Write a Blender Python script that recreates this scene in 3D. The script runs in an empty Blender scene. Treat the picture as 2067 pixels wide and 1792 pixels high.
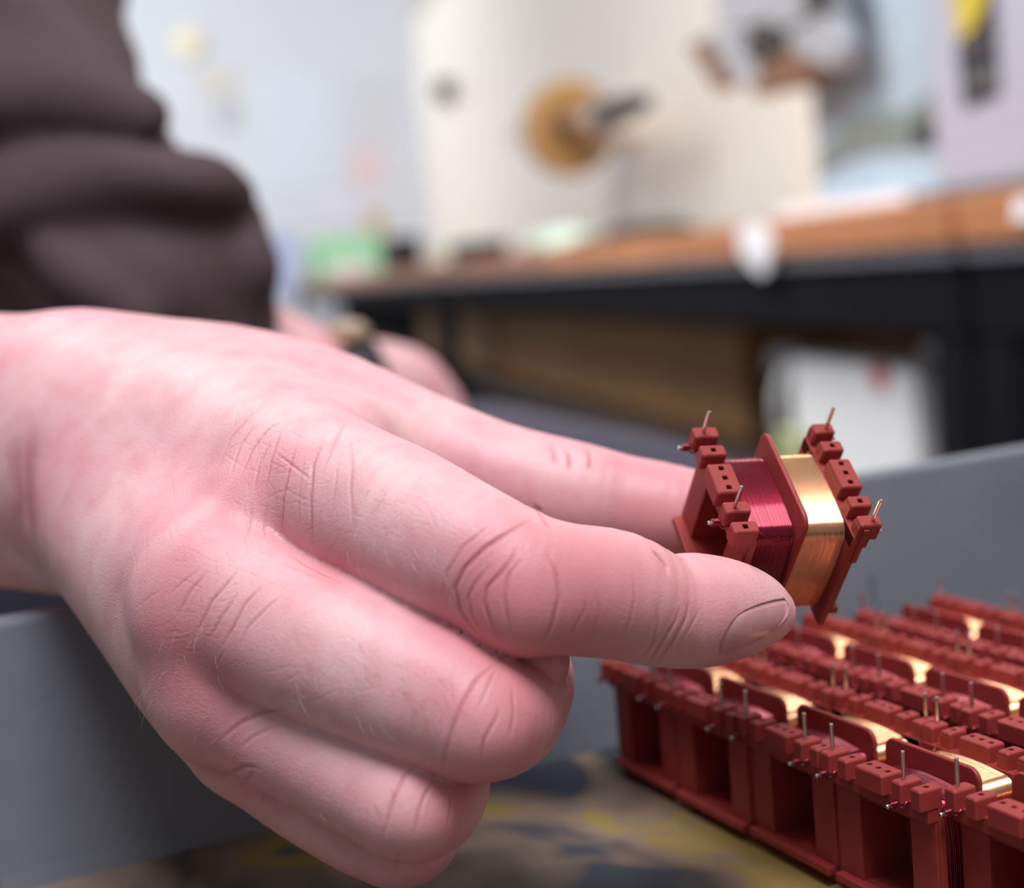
import bpy, bmesh, math, random
import numpy as np
from mathutils import Matrix, Vector

rnd = random.Random(7)
scn = bpy.context.scene
C = bpy.context.collection
PI = math.pi

# ---------------------------------------------------------------- camera
F = 3000.0                      # focal length in pixels of the 2067 x 1792 frame
CX, CY = 1033.5, 896.0
CAMZ = 0.80
# columns: world X, Y, Z axes expressed in camera axes (x right, y down, z forward)
MC = np.array([[0.99651799, -0.00973266, -0.08280803],
               [-0.08337802, -0.11632293, -0.98970555],
               [0.0, 0.99316376, -0.11672938]])
CAMLOC = np.array([0.0, 0.0, CAMZ])


def c2w(p):
    """camera coordinates in metres -> world"""
    return np.asarray(p, float) @ MC + CAMLOC


def pt(px, py, d):
    """pixel at depth d (metres along the view axis) -> world point"""
    return c2w(np.array([(px - CX) / F * d, (py - CY) / F * d, d]))


cam_d = bpy.data.cameras.new('camera')
cam = bpy.data.objects.new('camera', cam_d)
C.objects.link(cam)
xb, yb, zb = MC[0], -MC[1], -MC[2]
cam.matrix_world = Matrix(((xb[0], yb[0], zb[0], 0), (xb[1], yb[1], zb[1], 0), (xb[2], yb[2], zb[2], CAMZ), (0, 0, 0, 1)))
cam_d.sensor_width = 36.0
cam_d.lens = F / 2067.0 * 36.0
cam_d.clip_start = 0.01
cam_d.clip_end = 60
cam_d.dof.use_dof = True
cam_d.dof.focus_distance = 0.212
cam_d.dof.aperture_fstop = 10.5
cam_d.dof.aperture_blades = 0
scn.camera = cam

# ---------------------------------------------------------------- light
world = bpy.data.worlds.new('workshop_daylight')
scn.world = world
world.use_nodes = True
wbg = world.node_tree.nodes['Background']
wbg.inputs[0].default_value = (0.86, 0.90, 1.0, 1)
wbg.inputs[1].default_value = 0.30


def area(name, loc, target, sx, sy, power, col):
    l = bpy.data.lights.new(name, 'AREA')
    l.shape = 'RECTANGLE'
    l.size, l.size_y, l.energy, l.color = sx, sy, power, col
    o = bpy.data.objects.new(name, l)
    C.objects.link(o)
    o.location = loc
    o.rotation_euler = (Vector(target) - Vector(loc)).to_track_quat('-Z', 'Y').to_euler()
    return o


area('unseen_overhead_light', (0.14, -0.30, 2.28), (0.03, 0.22, 0.8), 0.75, 0.75, 34, (0.97, 0.945, 1.0))
area('unseen_overhead_light', (-0.9, 1.9, 2.7), (0.8, 2.7, 0.6), 1.6, 1.6, 95, (1.0, 0.97, 0.95))  # added to brighten the benches and machine, no known fixture
area('unseen_overhead_light', (-3.0, 6.5, 2.9), (-1.8, 9.0, 0.9), 2.5, 2.5, 145, (0.96, 0.97, 1.0))  # added to brighten the far wall, no known fixture

vs = scn.view_settings
vs.view_transform = 'Standard'
vs.look = 'None'
vs.exposure = 0.0
vs.gamma = 1.0
vs.use_curve_mapping = False

# ---------------------------------------------------------------- materials
MATS = {}


def mat(name, base, rough=0.5, metal=0.0, var=0.12, scale=30.0, bump=0.0, bscale=None, spec=0.5, sss=0.0, alpha_mix=None, coat=0.0):
    """procedural material: noise varied colour and a fine noise bump"""
    if name in MATS:
        return MATS[name]
    m = bpy.data.materials.new(name)
    m.use_nodes = True
    nt = m.node_tree
    N, L = nt.nodes, nt.links
    b = N['Principled BSDF']
    b.inputs['Roughness'].default_value = rough
    b.inputs['Metallic'].default_value = metal
    b.inputs['Specular IOR Level'].default_value = spec
    b.inputs['Coat Weight'].default_value = coat
    tc = N.new('ShaderNodeTexCoord')
    nz = N.new('ShaderNodeTexNoise')
    nz.inputs['Scale'].default_value = scale
    nz.inputs['Detail'].default_value = 4
    L.new(tc.outputs['Object'], nz.inputs['Vector'])
    mx = N.new('ShaderNodeMix')
    mx.data_type = 'RGBA'
    c2 = alpha_mix if alpha_mix else tuple(max(0, c * (1 - 2 * var)) for c in base)
    c1 = base if alpha_mix else tuple(min(1, c * (1 + var)) for c in base)
    mx.inputs['A'].default_value = (*c1, 1)
    mx.inputs['B'].default_value = (*c2, 1)
    L.new(nz.outputs['Fac'], mx.inputs['Factor'])
    L.new(mx.outputs['Result'], b.inputs['Base Color'])
    if bump > 0:
        n2 = N.new('ShaderNodeTexNoise')
        n2.inputs['Scale'].default_value = bscale or scale * 8
        n2.inputs['Detail'].default_value = 3
        L.new(tc.outputs['Object'], n2.inputs['Vector'])
        bp = N.new('ShaderNodeBump')
        bp.inputs['Strength'].default_value = 1.0
        bp.inputs['Distance'].default_value = bump
        L.new(n2.outputs['Fac'], bp.inputs['Height'])
        L.new(bp.outputs['Normal'], b.inputs['Normal'])
    MATS[name] = m
    return m


RED = mat('red_plastic', (0.31, 0.038, 0.033), 0.5, var=0.10, scale=180, spec=0.35, bump=0.00003, bscale=2600)
STEEL = mat('tinned_steel', (0.72, 0.70, 0.68), 0.28, 1.0, var=0.08, scale=400)
COPPER = mat('copper_wire', (0.88, 0.47, 0.255), 0.24, 1.0, var=0.06, scale=500)
REDWIRE = mat('red_enamel_wire', (0.24, 0.010, 0.028), 0.25, 0.85, var=0.10, scale=500, coat=0.6)
GREYPL = mat('grey_plastic', (0.19, 0.21, 0.24), 0.38, var=0.2, scale=22, bump=0.0003, bscale=70, alpha_mix=(0.13, 0.142, 0.165))

# ---------------------------------------------------------------- mesh helpers


def mesh_obj(name, verts, faces, m, parent=None, smooth=False, matrix=None):
    me = bpy.data.meshes.new(name)
    me.from_pydata([tuple(map(float, v)) for v in verts], [], [tuple(f) for f in faces])
    me.update()
    if smooth:
        me.polygons.foreach_set('use_smooth', [True] * len(me.polygons))
    me.materials.append(m)
    o = bpy.data.objects.new(name, me)
    C.objects.link(o)
    if parent:
        o.parent = parent
    if matrix is not None:
        o.matrix_local = matrix
    return o


def bm_obj(name, bm, m, parent=None, smooth=False, matrix=None, autosmooth=None):
    me = bpy.data.meshes.new(name)
    bm.normal_update()
    bm.to_mesh(me)
    bm.free()
    if smooth:
        me.polygons.foreach_set('use_smooth', [True] * len(me.polygons))
    me.materials.append(m)
    o = bpy.data.objects.new(name, me)
    C.objects.link(o)
    if parent:
        o.parent = parent
    if matrix is not None:
        o.matrix_local = matrix
    return o


def empty(name, loc=(0, 0, 0), label=None, cat=None, group=None, matrix=None):
    o = bpy.data.objects.new(name, None)
    o.empty_display_size = 0.01
    C.objects.link(o)
    if matrix is not None:
        o.matrix_world = matrix
    else:
        o.location = loc
    if label:
        tag(o, label, cat, group)
    return o


def tag(o, label, cat, group=None, kind=None):
    o['label'] = label
    o['category'] = cat
    if group:
        o['group'] = group
    if kind:
        o['kind'] = kind
    return o


def box(bm, x0, x1, y0, y1, z0, z1, bevel=0.0, seg=2, mtx=None):
    r = bmesh.ops.create_cube(bm, size=1.0)
    vv = r['verts']
    for v in vv:
        v.co = Vector(((x0 + x1) / 2 + v.co.x * (x1 - x0), (y0 + y1) / 2 + v.co.y * (y1 - y0), (z0 + z1) / 2 + v.co.z * (z1 - z0)))
    if mtx is not None:
        bmesh.ops.transform(bm, matrix=mtx, verts=vv)
    if bevel > 0:
        es = list({e for v in vv for e in v.link_edges})
        bmesh.ops.bevel(bm, geom=es, offset=bevel, segments=seg, affect='EDGES', profile=0.5)


def tube(bm, pts, r, n=8, cap=True):
    """tube along a polyline; r may be a list of radii"""
    pts = [Vector(p) for p in pts]
    rr = r if isinstance(r, (list, tuple)) else [r] * len(pts)
    rings = []
    up = None
    for i, p in enumerate(pts):
        t = (pts[min(i + 1, len(pts) - 1)] - pts[max(i - 1, 0)]).normalized()
        if up is None:
            up = t.orthogonal().normalized()
        up = (up - t * up.dot(t)).normalized()
        s = t.cross(up)
        rings.append([bm.verts.new(p + (up * math.cos(2 * PI * k / n) + s * math.sin(2 * PI * k / n)) * rr[i]) for k in range(n)])
    for a, b in zip(rings, rings[1:]):
        for k in range(n):
            bm.faces.new((a[k], a[(k + 1) % n], b[(k + 1) % n], b[k]))
    if cap:
        bm.faces.new(list(reversed(rings[0])))
        bm.faces.new(rings[-1])


def lathe(bm, prof, n=32, mtx=None):
    """profile [(radius, z)] turned round z"""
    rings = []
    for r, z in prof:
        ring = []
        for k in range(n):
            v = Vector((r * math.cos(2 * PI * k / n), r * math.sin(2 * PI * k / n), z))
            ring.append(bm.verts.new(mtx @ v if mtx is not None else v))
        rings.append(ring)
    for a, b in zip(rings, rings[1:]):
        for k in range(n):
            bm.faces.new((a[k], a[(k + 1) % n], b[(k + 1) % n], b[k]))
    bm.faces.new(list(reversed(rings[0])))
    bm.faces.new(rings[-1])


def copy_tree(o, parent=None):
    c = o.copy()
    C.objects.link(c)
    c.parent = parent
    for ch in list(o.children):
        copy_tree(ch, c)
    return c


# ================================================================ SETTING: room shell
# frame of the work bench: origin on the front top edge, x receding along it, y away from the aisle
def vp_dir(x):
    # horizontal direction whose image is at pixel column x on the horizon
    up = MC[:, 2]
    y = CY - (up[0] * (x - CX) + up[2] * F) / up[1]
    d = np.array([(x - CX) / F, (y - CY) / F, 1.0]) @ MC
    d[2] = 0
    return d / np.linalg.norm(d)


BO = pt(1910, 397, 1.30)
BX = vp_dir(400)
BY = np.array([BX[1], -BX[0], 0.0])
BMAT = Matrix(((BX[0], BY[0], 0, BO[0]), (BX[1], BY[1], 0, BO[1]), (0, 0, 1, BO[2]), (0, 0, 0, 1)))


def bray(px, py, y):
    """pixel -> bench frame point on the vertical plane at bench depth y"""
    d = np.array([(px - CX) / F, (py - CY) / F, 1.0]) @ MC
    n = BY
    s = (y - np.dot(CAMLOC - BO, n)) / np.dot(d, n)
    w = CAMLOC + d * s - BO
    return np.array([np.dot(w, BX), y, w[2]])


def bxat(px, y, py=480):
    return bray(px, py, y)[0]


FLOORM = mat('concrete_floor', (0.18, 0.17, 0.16), 0.7, var=0.2, scale=3, bump=0.002, bscale=40)
WALLM = mat('pale_blue_white_wall_paint', (0.80, 0.83, 0.88), 0.7, var=0.03, scale=2)
CREAMW = mat('cream_wall_paint', (0.86, 0.81, 0.74), 0.6, var=0.02, scale=2)
bm = bmesh.new()
box(bm, -6, 6, -2.5, 13, -0.1, 0)
fl = bm_obj('floor', bm, FLOORM)
fl['kind'] = 'structure'

# ================================================================ TRAY AND BOBBINS
U = 0.002                                        # bobbin unit
YAW = -1.12972334
T0W = np.array([28.87180698, 105.8042096, -37.87801313]) * U + CAMLOC
TM = Matrix.Translation(Vector(T0W)) @ Matrix.Rotation(YAW, 4, 'Z')     # frame of the bobbin rows
ZF = -11.25                                      # crate floor, in bobbin units


def crate():
    m = GREYPL
    x0, x1, y0, y1, zr = -46.2 * U, 56 * U, -84 * U, 62 * U, 11.5 * U
    zf = ZF * U
    fl_, t = 3.0 * U, 1.3 * U                   # flare of the walls, thickness
    root = empty('storage_crate', matrix=TM @ Matrix.Translation((0, 0, zf - t)))
    tag(root, 'shallow grey plastic crate holding the rows of red bobbins', 'crate')
    inv = Matrix.Translation((0, 0, -(zf - t)))

    def shell(name, inner_b, inner_t, nrm, horizontal):
        pass
    # floor plate
    bm = bmesh.new()
    box(bm, x0 - t, x1 + t, y0 - t, y1 + t, zf - t, zf, mtx=inv)
    bm_obj('crate_floor', bm, CRATEFLOOR, root)

    def wall(a, b, n):
        # a, b floor corners (inner), n outward normal; flared prism with rolled rim
        a, b, n = Vector((*a, zf)), Vector((*b, zf)), Vector((*n, 0))
        d = (b - a).normalized()
        up = Vector((0, 0, 1))
        h = zr - zf
        prof = [(0, 0), (fl_ * .1, h * .08), (fl_, h - 0.5 * U), (fl_ + .15 * U, h - .1 * U), (fl_ + .5 * U, h), (fl_ + 3.0 * U, h), (fl_ + 3.3 * U, h - .3 * U), (fl_ + 3.3 * U, h - 2.2 * U), (fl_ + 2.8 * U, h - 2.2 * U), (fl_ + 2.7 * U, h - .9 * U), (fl_ + t, h - 1.0 * U), (t, -t), (0, -t)]
        bm = bmesh.new()
        ra, rb = [], []
        for o_, z_ in prof:
            ra.append(bm.verts.new(inv @ (a + n * o_ - d * o_ + up * z_)))
            rb.append(bm.verts.new(inv @ (b + n * o_ + d * o_ + up * z_)))
        k = len(prof)
        for i in range(k):
            bm.faces.new((ra[i], ra[(i + 1) % k], rb[(i + 1) % k], rb[i]))
        bm.faces.new(list(reversed(ra)))
        bm.faces.new(rb)
        bmesh.ops.recalc_face_normals(bm, faces=bm.faces)
        return bm_obj('crate_wall', bm, m, root)
    w = wall((x0, y0), (x0, y1), (-1, 0))
    wall((x1, y0), (x1, y1), (1, 0))
    wall((x0, y0), (x1, y0), (0, -1))
    wall((x0, y1), (x1, y1), (0, 1))
    # moulded ribs on the inside of the end wall
    for yy in (-62, -30, 2, 34):
        bm = bmesh.new()
        vs_ = [(x0 + .02 * U, (yy - .5) * U, zf), (x0 + .3 * U, (yy - .3) * U, zf), (x0 + .3 * U, (yy + .3) * U, zf), (x0 + .02 * U, (yy + .5) * U, zf)]
        top = [(x - fl_ * .5, y, zf + 12 * U) for x, y, z in vs_]
        lo = [bm.verts.new(inv @ Vector(v)) for v in vs_]
        hi = [bm.verts.new(inv @ Vector(v)) for v in top]
        for i in range(4):
            bm.faces.new((lo[i], lo[(i + 1) % 4], hi[(i + 1) % 4], hi[i]))
        bm.faces.new(hi)
        bm.faces.new(lo[::-1])
        bm_obj('rib', bm, m, w)
    return root


def crate_floor_mat():
    m = bpy.data.materials.new('stained_crate_liner')
    m.use_nodes = True
    N, L = m.node_tree.nodes, m.node_tree.links
    b = N['Principled BSDF']
    b.inputs['Roughness'].default_value = 0.5
    tc = N.new('ShaderNodeTexCoord')
    n1 = N.new('ShaderNodeTexNoise')
    n1.inputs['Scale'].default_value = 24
    n1.inputs['Detail'].default_value = 2.5
    n1.inputs['Distortion'].default_value = 0.6
    mp = N.new('ShaderNodeMapping')
    mp.inputs['Location'].default_value = (0.31, 0.12, 0.0)
    mp.inputs['Scale'].default_value = (1.0, 1.5, 1.0)
    L.new(tc.outputs['Object'], mp.inputs['Vector'])
    L.new(mp.outputs['Vector'], n1.inputs['Vector'])
    cr = N.new('ShaderNodeValToRGB')
    e = cr.color_ramp.elements
    e[0].position, e[0].color = 0.42, (0.028, 0.036, 0.052, 1)
    e[1].position, e[1].color = 0.49, (0.12, 0.085, 0.062, 1)
    for p, c in ((0.58, (0.19, 0.135, 0.10, 1)), (0.635, (0.24, 0.165, 0.045, 1)), (0.70, (0.26, 0.18, 0.06, 1)), (0.74, (0.06, 0.07, 0.09, 1))):
        k = e.new(p)
        k.color = c
    L.new(n1.outputs['Fac'], cr.inputs['Fac'])
    L.new(cr.outputs['Color'], b.inputs['Base Color'])
    return m


CRATEFLOOR = crate_floor_mat()
crate()


# a single terminal block: rounded top edges, square holes sunk into the top
def block_mesh(name, w, d, h, holes):
    w2, d2, b = w / 2, d / 2, 0.16
    V, Fc = [], []

    def ring(ins, z):
        i0 = len(V)
        c = 0.14
        a, e = w2 - ins, d2 - ins
        for x, y in ((-a + c, -e), (a - c, -e), (a, -e + c), (a, e - c), (a - c, e), (-a + c, e), (-a, e - c), (-a, -e + c)):
            V.append((x * U, y * U, z * U))
        return list(range(i0, i0 + 8))
    rs = [ring(0, -h), ring(0, -b), ring(0.045, -b * .4), ring(b * .8, 0)]
    for r0, r1 in zip(rs, rs[1:]):
        for k in range(8):
            Fc.append((r0[k], r0[(k + 1) % 8], r1[(k + 1) % 8], r1[k]))
    Fc.append(tuple(reversed(rs[0])))
    if not holes:
        Fc.append(tuple(rs[-1]))
    else:
        hs = 0.21
        a, e = w2 - b * .8, d2 - b * .8
        top = rs[-1]
        # strips between holes in x, with the hole cut out in y
        xs = [-a]
        for hx in holes:
            xs += [hx - hs, hx + hs]
        xs.append(a)

        def v(x, y, z=0):
            V.append((x * U, y * U, z * U))
            return len(V) - 1
        for i in range(len(xs) - 1):
            xa, xb_ = xs[i], xs[i + 1]
            if i % 2 == 0:
                ca = 0.14 if i == 0 else 0
                cb = 0.14 if i == len(xs) - 2 else 0
                poly = []
                if ca:
                    poly += [v(xa, e - ca), v(xa, -e + ca), v(xa + ca, -e)]
                else:
                    poly += [v(xa, e), v(xa, -e)]
                if cb:
                    poly += [v(xb_ - cb, -e), v(xb_, -e + cb), v(xb_, e - cb), v(xb_ - cb, e)]
                else:
                    poly += [v(xb_, -e), v(xb_, e)]
                if ca:
                    poly.append(v(xa + ca, e))
                Fc.append(tuple(poly))
            else:
                Fc.append((v(xa, -e), v(xb_, -e), v(xb_, -hs), v(xa, -hs)))
                Fc.append((v(xa, hs), v(xb_, hs), v(xb_, e), v(xa, e)))
                t = [v(xa, -hs), v(xb_, -hs), v(xb_, hs), v(xa, hs)]
                q = [v(xa, -hs, -.7), v(xb_, -hs, -.7), v(xb_, hs, -.7), v(xa, hs, -.7)]
                for k in range(4):
                    Fc.append((t[k], q[k], q[(k + 1) % 4], t[(k + 1) % 4]))
                Fc.append(tuple(q))
    me = bpy.data.meshes.new(name)
    me.from_pydata(V, [], Fc)
    me.update()
    me.materials.append(RED)
    return me


def winding_mesh(name, y0, y1, X, z0, z1, turns, amp, R, m, bulge=0.0, jit=0.0):
    """rounded-rectangle coil whose profile is one little arc for each turn of wire"""
    n = 14
    path = []                                    # unit path: (x, z, nx, nz)
    zc, hz = (z0 + z1) / 2, (z1 - z0) / 2
    for cx, cz, a0 in ((X - R, hz - R, 0), (-(X - R), hz - R, PI / 2), (-(X - R), -(hz - R), PI), (X - R, -(hz - R), 1.5 * PI)):
        for k in range(n):
            a = a0 + (PI / 2) * k / (n - 1)
            path.append((cx + R * math.cos(a), cz + R * math.sin(a), math.cos(a), math.sin(a)))
    # extra points on the flats, bowed outward a little
    full = []
    for i, p in enumerate(path):
        full.append(p)
        q = path[(i + 1) % len(path)]
        dd = math.hypot(q[0] - p[0], q[1] - p[1])
        if dd > 1.0:
            for k in range(1, 6):
                t = k / 6
                bw = bulge * 4 * t * (1 - t)
                full.append((p[0] + (q[0] - p[0]) * t + p[2] * bw, p[1] + (q[1] - p[1]) * t + p[3] * bw, p[2], p[3]))
    P = len(full)
    V, Fc = [], []
    rr = random.Random(len(name))
    rows = 0
    sub = 4
    pitch = (y1 - y0) / turns
    offs = [rr.uniform(-jit, jit) for _ in range(turns + 2)]
    for t in range(turns):
        for s in range(sub + (1 if t == turns - 1 else 0)):
            f = s / sub
            y = y0 + (t + f) * pitch
            h = math.sin(PI * f) ** 0.7 * amp + offs[t] * (1 - f) + offs[t + 1] * f
            for (x, z, nx, nz) in full:
                V.append(((x + nx * h) * U, y * U, (zc + z + nz * h) * U))
            rows += 1
    for i in range(rows - 1):
        for k in range(P):
            Fc.append((i * P + k, (i + 1) * P + k, (i + 1) * P + (k + 1) % P, i * P + (k + 1) % P))
    me = bpy.data.meshes.new(name)
    me.from_pydata(V, [], Fc)
    me.update()
    me.polygons.foreach_set('use_smooth', [True] * len(Fc))
    me.materials.append(m)
    return me


def frame_mesh():
    bm = bmesh.new()

    def plate(y0, y1, hw, zb, zt, rc, window):
        # flange plate in x-z with rounded corners and an optional square window
        n = 6
        out = []
        for cx, cz, a0 in ((hw - rc, zt - rc, 0), (-hw + rc, zt - rc, PI / 2), (-hw + rc * .5, zb + rc * .5, PI), (hw - rc * .5, zb + rc * .5, 1.5 * PI)):
            r_ = rc if a0 < PI else rc * .5
            for k in range(n):
                a = a0 + PI / 2 * k / (n - 1)
                out.append((cx + r_ * math.cos(a), cz + r_ * math.sin(a)))
        k = len(out)
        e = 0.06
        loops = []
        for y, ins in ((y0, e), (y0 + e, 0), (y1 - e, 0), (y1, e)):
            lp = []
            for x, z in out:
                zc = (zb + zt) / 2
                lp.append(bm.verts.new(((x - math.copysign(ins, x)) * U, y * U, (z - math.copysign(ins, z - zc)) * U)))
            loops.append(lp)
        for a, b in zip(loops, loops[1:]):
            for i in range(k):
                bm.faces.new((a[i], b[i], b[(i + 1) % k], a[(i + 1) % k]))
        if not window:
            bm.faces.new(loops[0])
            bm.faces.new(loops[-1][::-1])
        else:
            for lp, y, flip in ((loops[0], y0, False), (loops[-1], y1, True)):
                w = [bm.verts.new((x * U, y * U, z * U)) for x, z in ((2.75, -3.2), (-2.75, -3.2), (-2.75, -9.6), (2.75, -9.6))]
                for q in range(4):
                    seg = lp[q * n:(q + 1) * n]
                    nx = lp[((q + 1) * n) % k]
                    f1 = seg + [w[q]]
                    bm.faces.new(f1[::-1] if flip else f1)
                    f2 = [seg[-1], nx, w[(q + 1) % 4], w[q]]
                    bm.faces.new(f2[::-1] if flip else f2)

    # end flanges, centre flange
    plate(-4.35, -3.8, 5.6, -11.2, -1.3, 0.25, True)
    plate(3.85, 4.4, 5.6, -11.2, -1.3, 0.25, True)
    plate(-0.18, 0.18, 5.05, -10.9, 0.12, 1.0, False) if False else None
    # tunnel walls between the end flanges
    for (xa, xb_, za, zb) in ((-3.2, -2.75, -10.0, -2.8), (2.75, 3.2, -10.0, -2.8), (-2.75, 2.75, -3.2, -2.8), (-2.75, 2.75, -10.0, -9.6)):
        box(bm, xa * U, xb_ * U, -4.3 * U, 4.35 * U, za * U, zb * U)
    # rails carrying the blocks and the foot shelf of either end
    box(bm, -5.5 * U, 5.5 * U, -5.25 * U, -3.8 * U, -2.5 * U, -1.35 * U, 0.05 * U, 1)
    box(bm, -5.5 * U, 5.5 * U, 3.85 * U, 5.2 * U, -2.5 * U, -1.35 * U, 0.05 * U, 1)
    for s, ya, yb_ in ((-1, -5.35, -4.3), (1, 4.35, 5.3)):
        box(bm, -5.3 * U, 5.3 * U, ya * U, yb_ * U, -10.25 * U, -9.6 * U, 0.1 * U, 2)
    # posts standing proud of the end faces
    for s in (-1, 1):
        xa, xb_ = sorted((s * 2.8, s * 5.45))
        box(bm, xa * U, xb_ * U, -4.6 * U, -4.3 * U, -9.6 * U, -2.4 * U, 0.04 * U, 1)
        box(bm, xa * U, xb_ * U, 4.35 * U, 4.65 * U, -9.6 * U, -2.4 * U, 0.04 * U, 1)
    # wire guide rib beside the last block of the copper end
    box(bm, 5.35 * U, 5.75 * U, 4.3 * U, 4.75 * U, -3.9 * U, -0.35 * U, 0.08 * U, 2)
    # inner webs that carry the copper-end blocks down to the flange
    for x, w in ((-5, 1.0), (-3, 1.0), (0, 2.9), (3, 1.0), (5, 1.0)):
        box(bm, (x - w / 2) * U, (x + w / 2) * U, 3.95 * U, 4.6 * U, -1.5 * U, -0.35 * U)
    bmesh.ops.recalc_face_normals(bm, faces=bm.faces)
    me = bpy.data.meshes.new('bobbin_frame')
    bm.to_mesh(me)
    bm.free()
    me.materials.append(RED)
    return me


def flange_mesh():
    bm = bmesh.new()
    n, hw, zt, zb = 8, 5.05, 0.12, -11.1
    out = []
    for cx, cz, a0, r_ in ((hw - 1.0, zt - 1.0, 0, 1.0), (-hw + 1.0, zt - 1.0, PI / 2, 1.0), (-hw + .4, zb + .4, PI, .4), (hw - .4, zb + .4, 1.5 * PI, .4)):
        for k in range(n):
            a = a0 + PI / 2 * k / (n - 1)
            out.append((cx + r_ * math.cos(a), cz + r_ * math.sin(a)))
    k = len(out)
    zc = (zb + zt) / 2
    loops = []
    for y, ins in ((-.2, .12), (-.16, .03), (-.06, 0), (.06, 0), (.16, .03), (.2, .12)):
        loops.append([bm.verts.new((x * (1 - ins / hw) * U, y * U, (zc + (z - zc) * (1 - ins / 5.6)) * U)) for x, z in out])
    for a, b in zip(loops, loops[1:]):
        for i in range(k):
            bm.faces.new((a[i], b[i], b[(i + 1) % k], a[(i + 1) % k]))
    bm.faces.new(loops[0])
    bm.faces.new(loops[-1][::-1])
    bmesh.ops.recalc_face_normals(bm, faces=bm.faces)
    me = bpy.data.meshes.new('centre_flange')
    bm.to_mesh(me)
    bm.free()
    me.materials.append(RED)
    return me


def pin_mesh(name, a, b, r):
    bm = bmesh.new()
    a, b = Vector(a), Vector(b)
    d = (b - a).normalized()
    tube(bm, [a, b - d * r * .5, b], [r, r, r * .72], 10)
    me = bpy.data.meshes.new(name)
    bm.to_mesh(me)
    bm.free()
    me.materials.append(STEEL)
    return me


def wrap_mesh(name, m, n_turn, r, wr, length):
    """helix of wire round a pin along -y, with a lead going back to the coil"""
    bm = bmesh.new()
    pts = []
    for i in range(n_turn * 12 + 1):
        a = 2 * PI * i / 12
        pts.append((r * math.cos(a), -length * i / (n_turn * 12), r * math.sin(a)))
    lead = [(r * 2.6, length * .9, r * 1.2), (r * 2.0, length * .45, -r * .6), (r * 1.3, length * .15, -r * .5)]
    tube(bm, lead + pts, wr, 6)
    me = bpy.data.meshes.new(name)
    bm.to_mesh(me)
    bm.free()
    me.polygons.foreach_set('use_smooth', [True] * len(me.polygons))
    me.materials.append(m)
    return me


def build_bobbin():
    root = empty('coil_bobbin')
    zo = -ZF * U                                 # parts hang in block coordinates, root at the foot

    def part(name, me, x=0.0, y=0.0, z=0.0):
        o = bpy.data.objects.new(name, me)
        C.objects.link(o)
        o.parent = root
        o.location = (x * U, y * U, z * U + zo)
        return o
    part('bobbin_frame', frame_mesh())
    part('centre_flange', flange_mesh())
    w1 = part('red_wire_winding', winding_mesh('red_wire_winding', -3.78, -0.2, 4.35, -10.95, -1.75, 21, 0.085, 1.25, REDWIRE, 0.22, 0.03))
    w2 = part('copper_wire_winding', winding_mesh('copper_wire_winding', 0.2, 3.85, 4.45, -10.95, -1.55, 40, 0.042, 1.3, COPPER, 0.2, 0.022))
    bs = {('a', 1): block_mesh('terminal_block', 1.16, 2.0, 1.45, []), ('ah', 1): block_mesh('terminal_block', 1.16, 2.0, 1.45, [0.0]),
          ('a3', 1): block_mesh('terminal_block', 3.1, 2.0, 1.45, [-1.0, 0.0, 1.0]),
          ('b', 1): block_mesh('terminal_block', 1.14, 1.75, 1.5, []), ('bh', 1): block_mesh('terminal_block', 1.14, 1.75, 1.5, [0.0]),
          ('b3', 1): block_mesh('terminal_block', 3.1, 1.75, 1.5, [-1.0, 0.0, 1.0])}
    pin = pin_mesh('terminal_pin', (0, 0, -0.2 * U), (0, 0, 2.1 * U), 0.155 * U)
    hpin = pin_mesh('terminal_pin', (0, 0.6 * U, 0), (0, -1.45 * U, 0), 0.17 * U)
    hpinb = pin_mesh('terminal_pin', (0, -0.5 * U, 0), (0, 0.7 * U, 0), 0.16 * U)
    wrap = wrap_mesh('wire_wrap', REDWIRE, 4, 0.25 * U, 0.075 * U, 0.55 * U)
    for k, x in (('a', -5), ('ah', -3), ('a3', 0), ('a', 3), ('ah', 5)):
        b = part('terminal_block', bs[(k, 1)], x, -4.9)
        if k == 'a':
            p = part('terminal_pin', pin, x, -5.1)
            h = part('terminal_pin', hpin, x, -5.35, -1.62)
            part('wire_wrap', wrap, x, -5.95, -1.62)
    for k, x in (('b', -5), ('bh', -3), ('b3', 0), ('bh', 3), ('b', 5)):
        b = part('terminal_block', bs[(k, 1)], x, 4.88)
        if k == 'b':
            part('terminal_pin', pin, x, 5.1)
            part('terminal_pin', hpinb, x, 5.5, -1.2)
    # thin lead wires from the coil up to the copper-end blocks
    bm = bmesh.new()
    tube(bm, [Vector((-3.9 * U, 3.6 * U, -1.6 * U)), Vector((-3.75 * U, 3.95 * U, -0.9 * U)), Vector((-3.7 * U, 4.3 * U, -0.25 * U)), Vector((-3.8 * U, 5.2 * U, -0.6 * U))], 0.035 * U, 6)
    me = bpy.data.meshes.new('lead_wire')
    bm.to_mesh(me)
    bm.free()
    me.materials.append(COPPER)
    part('lead_wire', me)
    bm = bmesh.new()
    tube(bm, [Vector((4.5 * U, -0.6 * U, -2.2 * U)), Vector((4.9 * U, -2.2 * U, -1.9 * U)), Vector((4.35 * U, -3.6 * U, -1.2 * U)), Vector((4.05 * U, -4.6 * U, -1.1 * U)), Vector((3.6 * U, -5.5 * U, -1.55 * U))], 0.06 * U, 6)
    me = bpy.data.meshes.new('lead_wire')
    bm.to_mesh(me)
    bm.free()
    me.materials.append(REDWIRE)
    part('lead_wire', me)
    return root


proto = build_bobbin()
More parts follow.
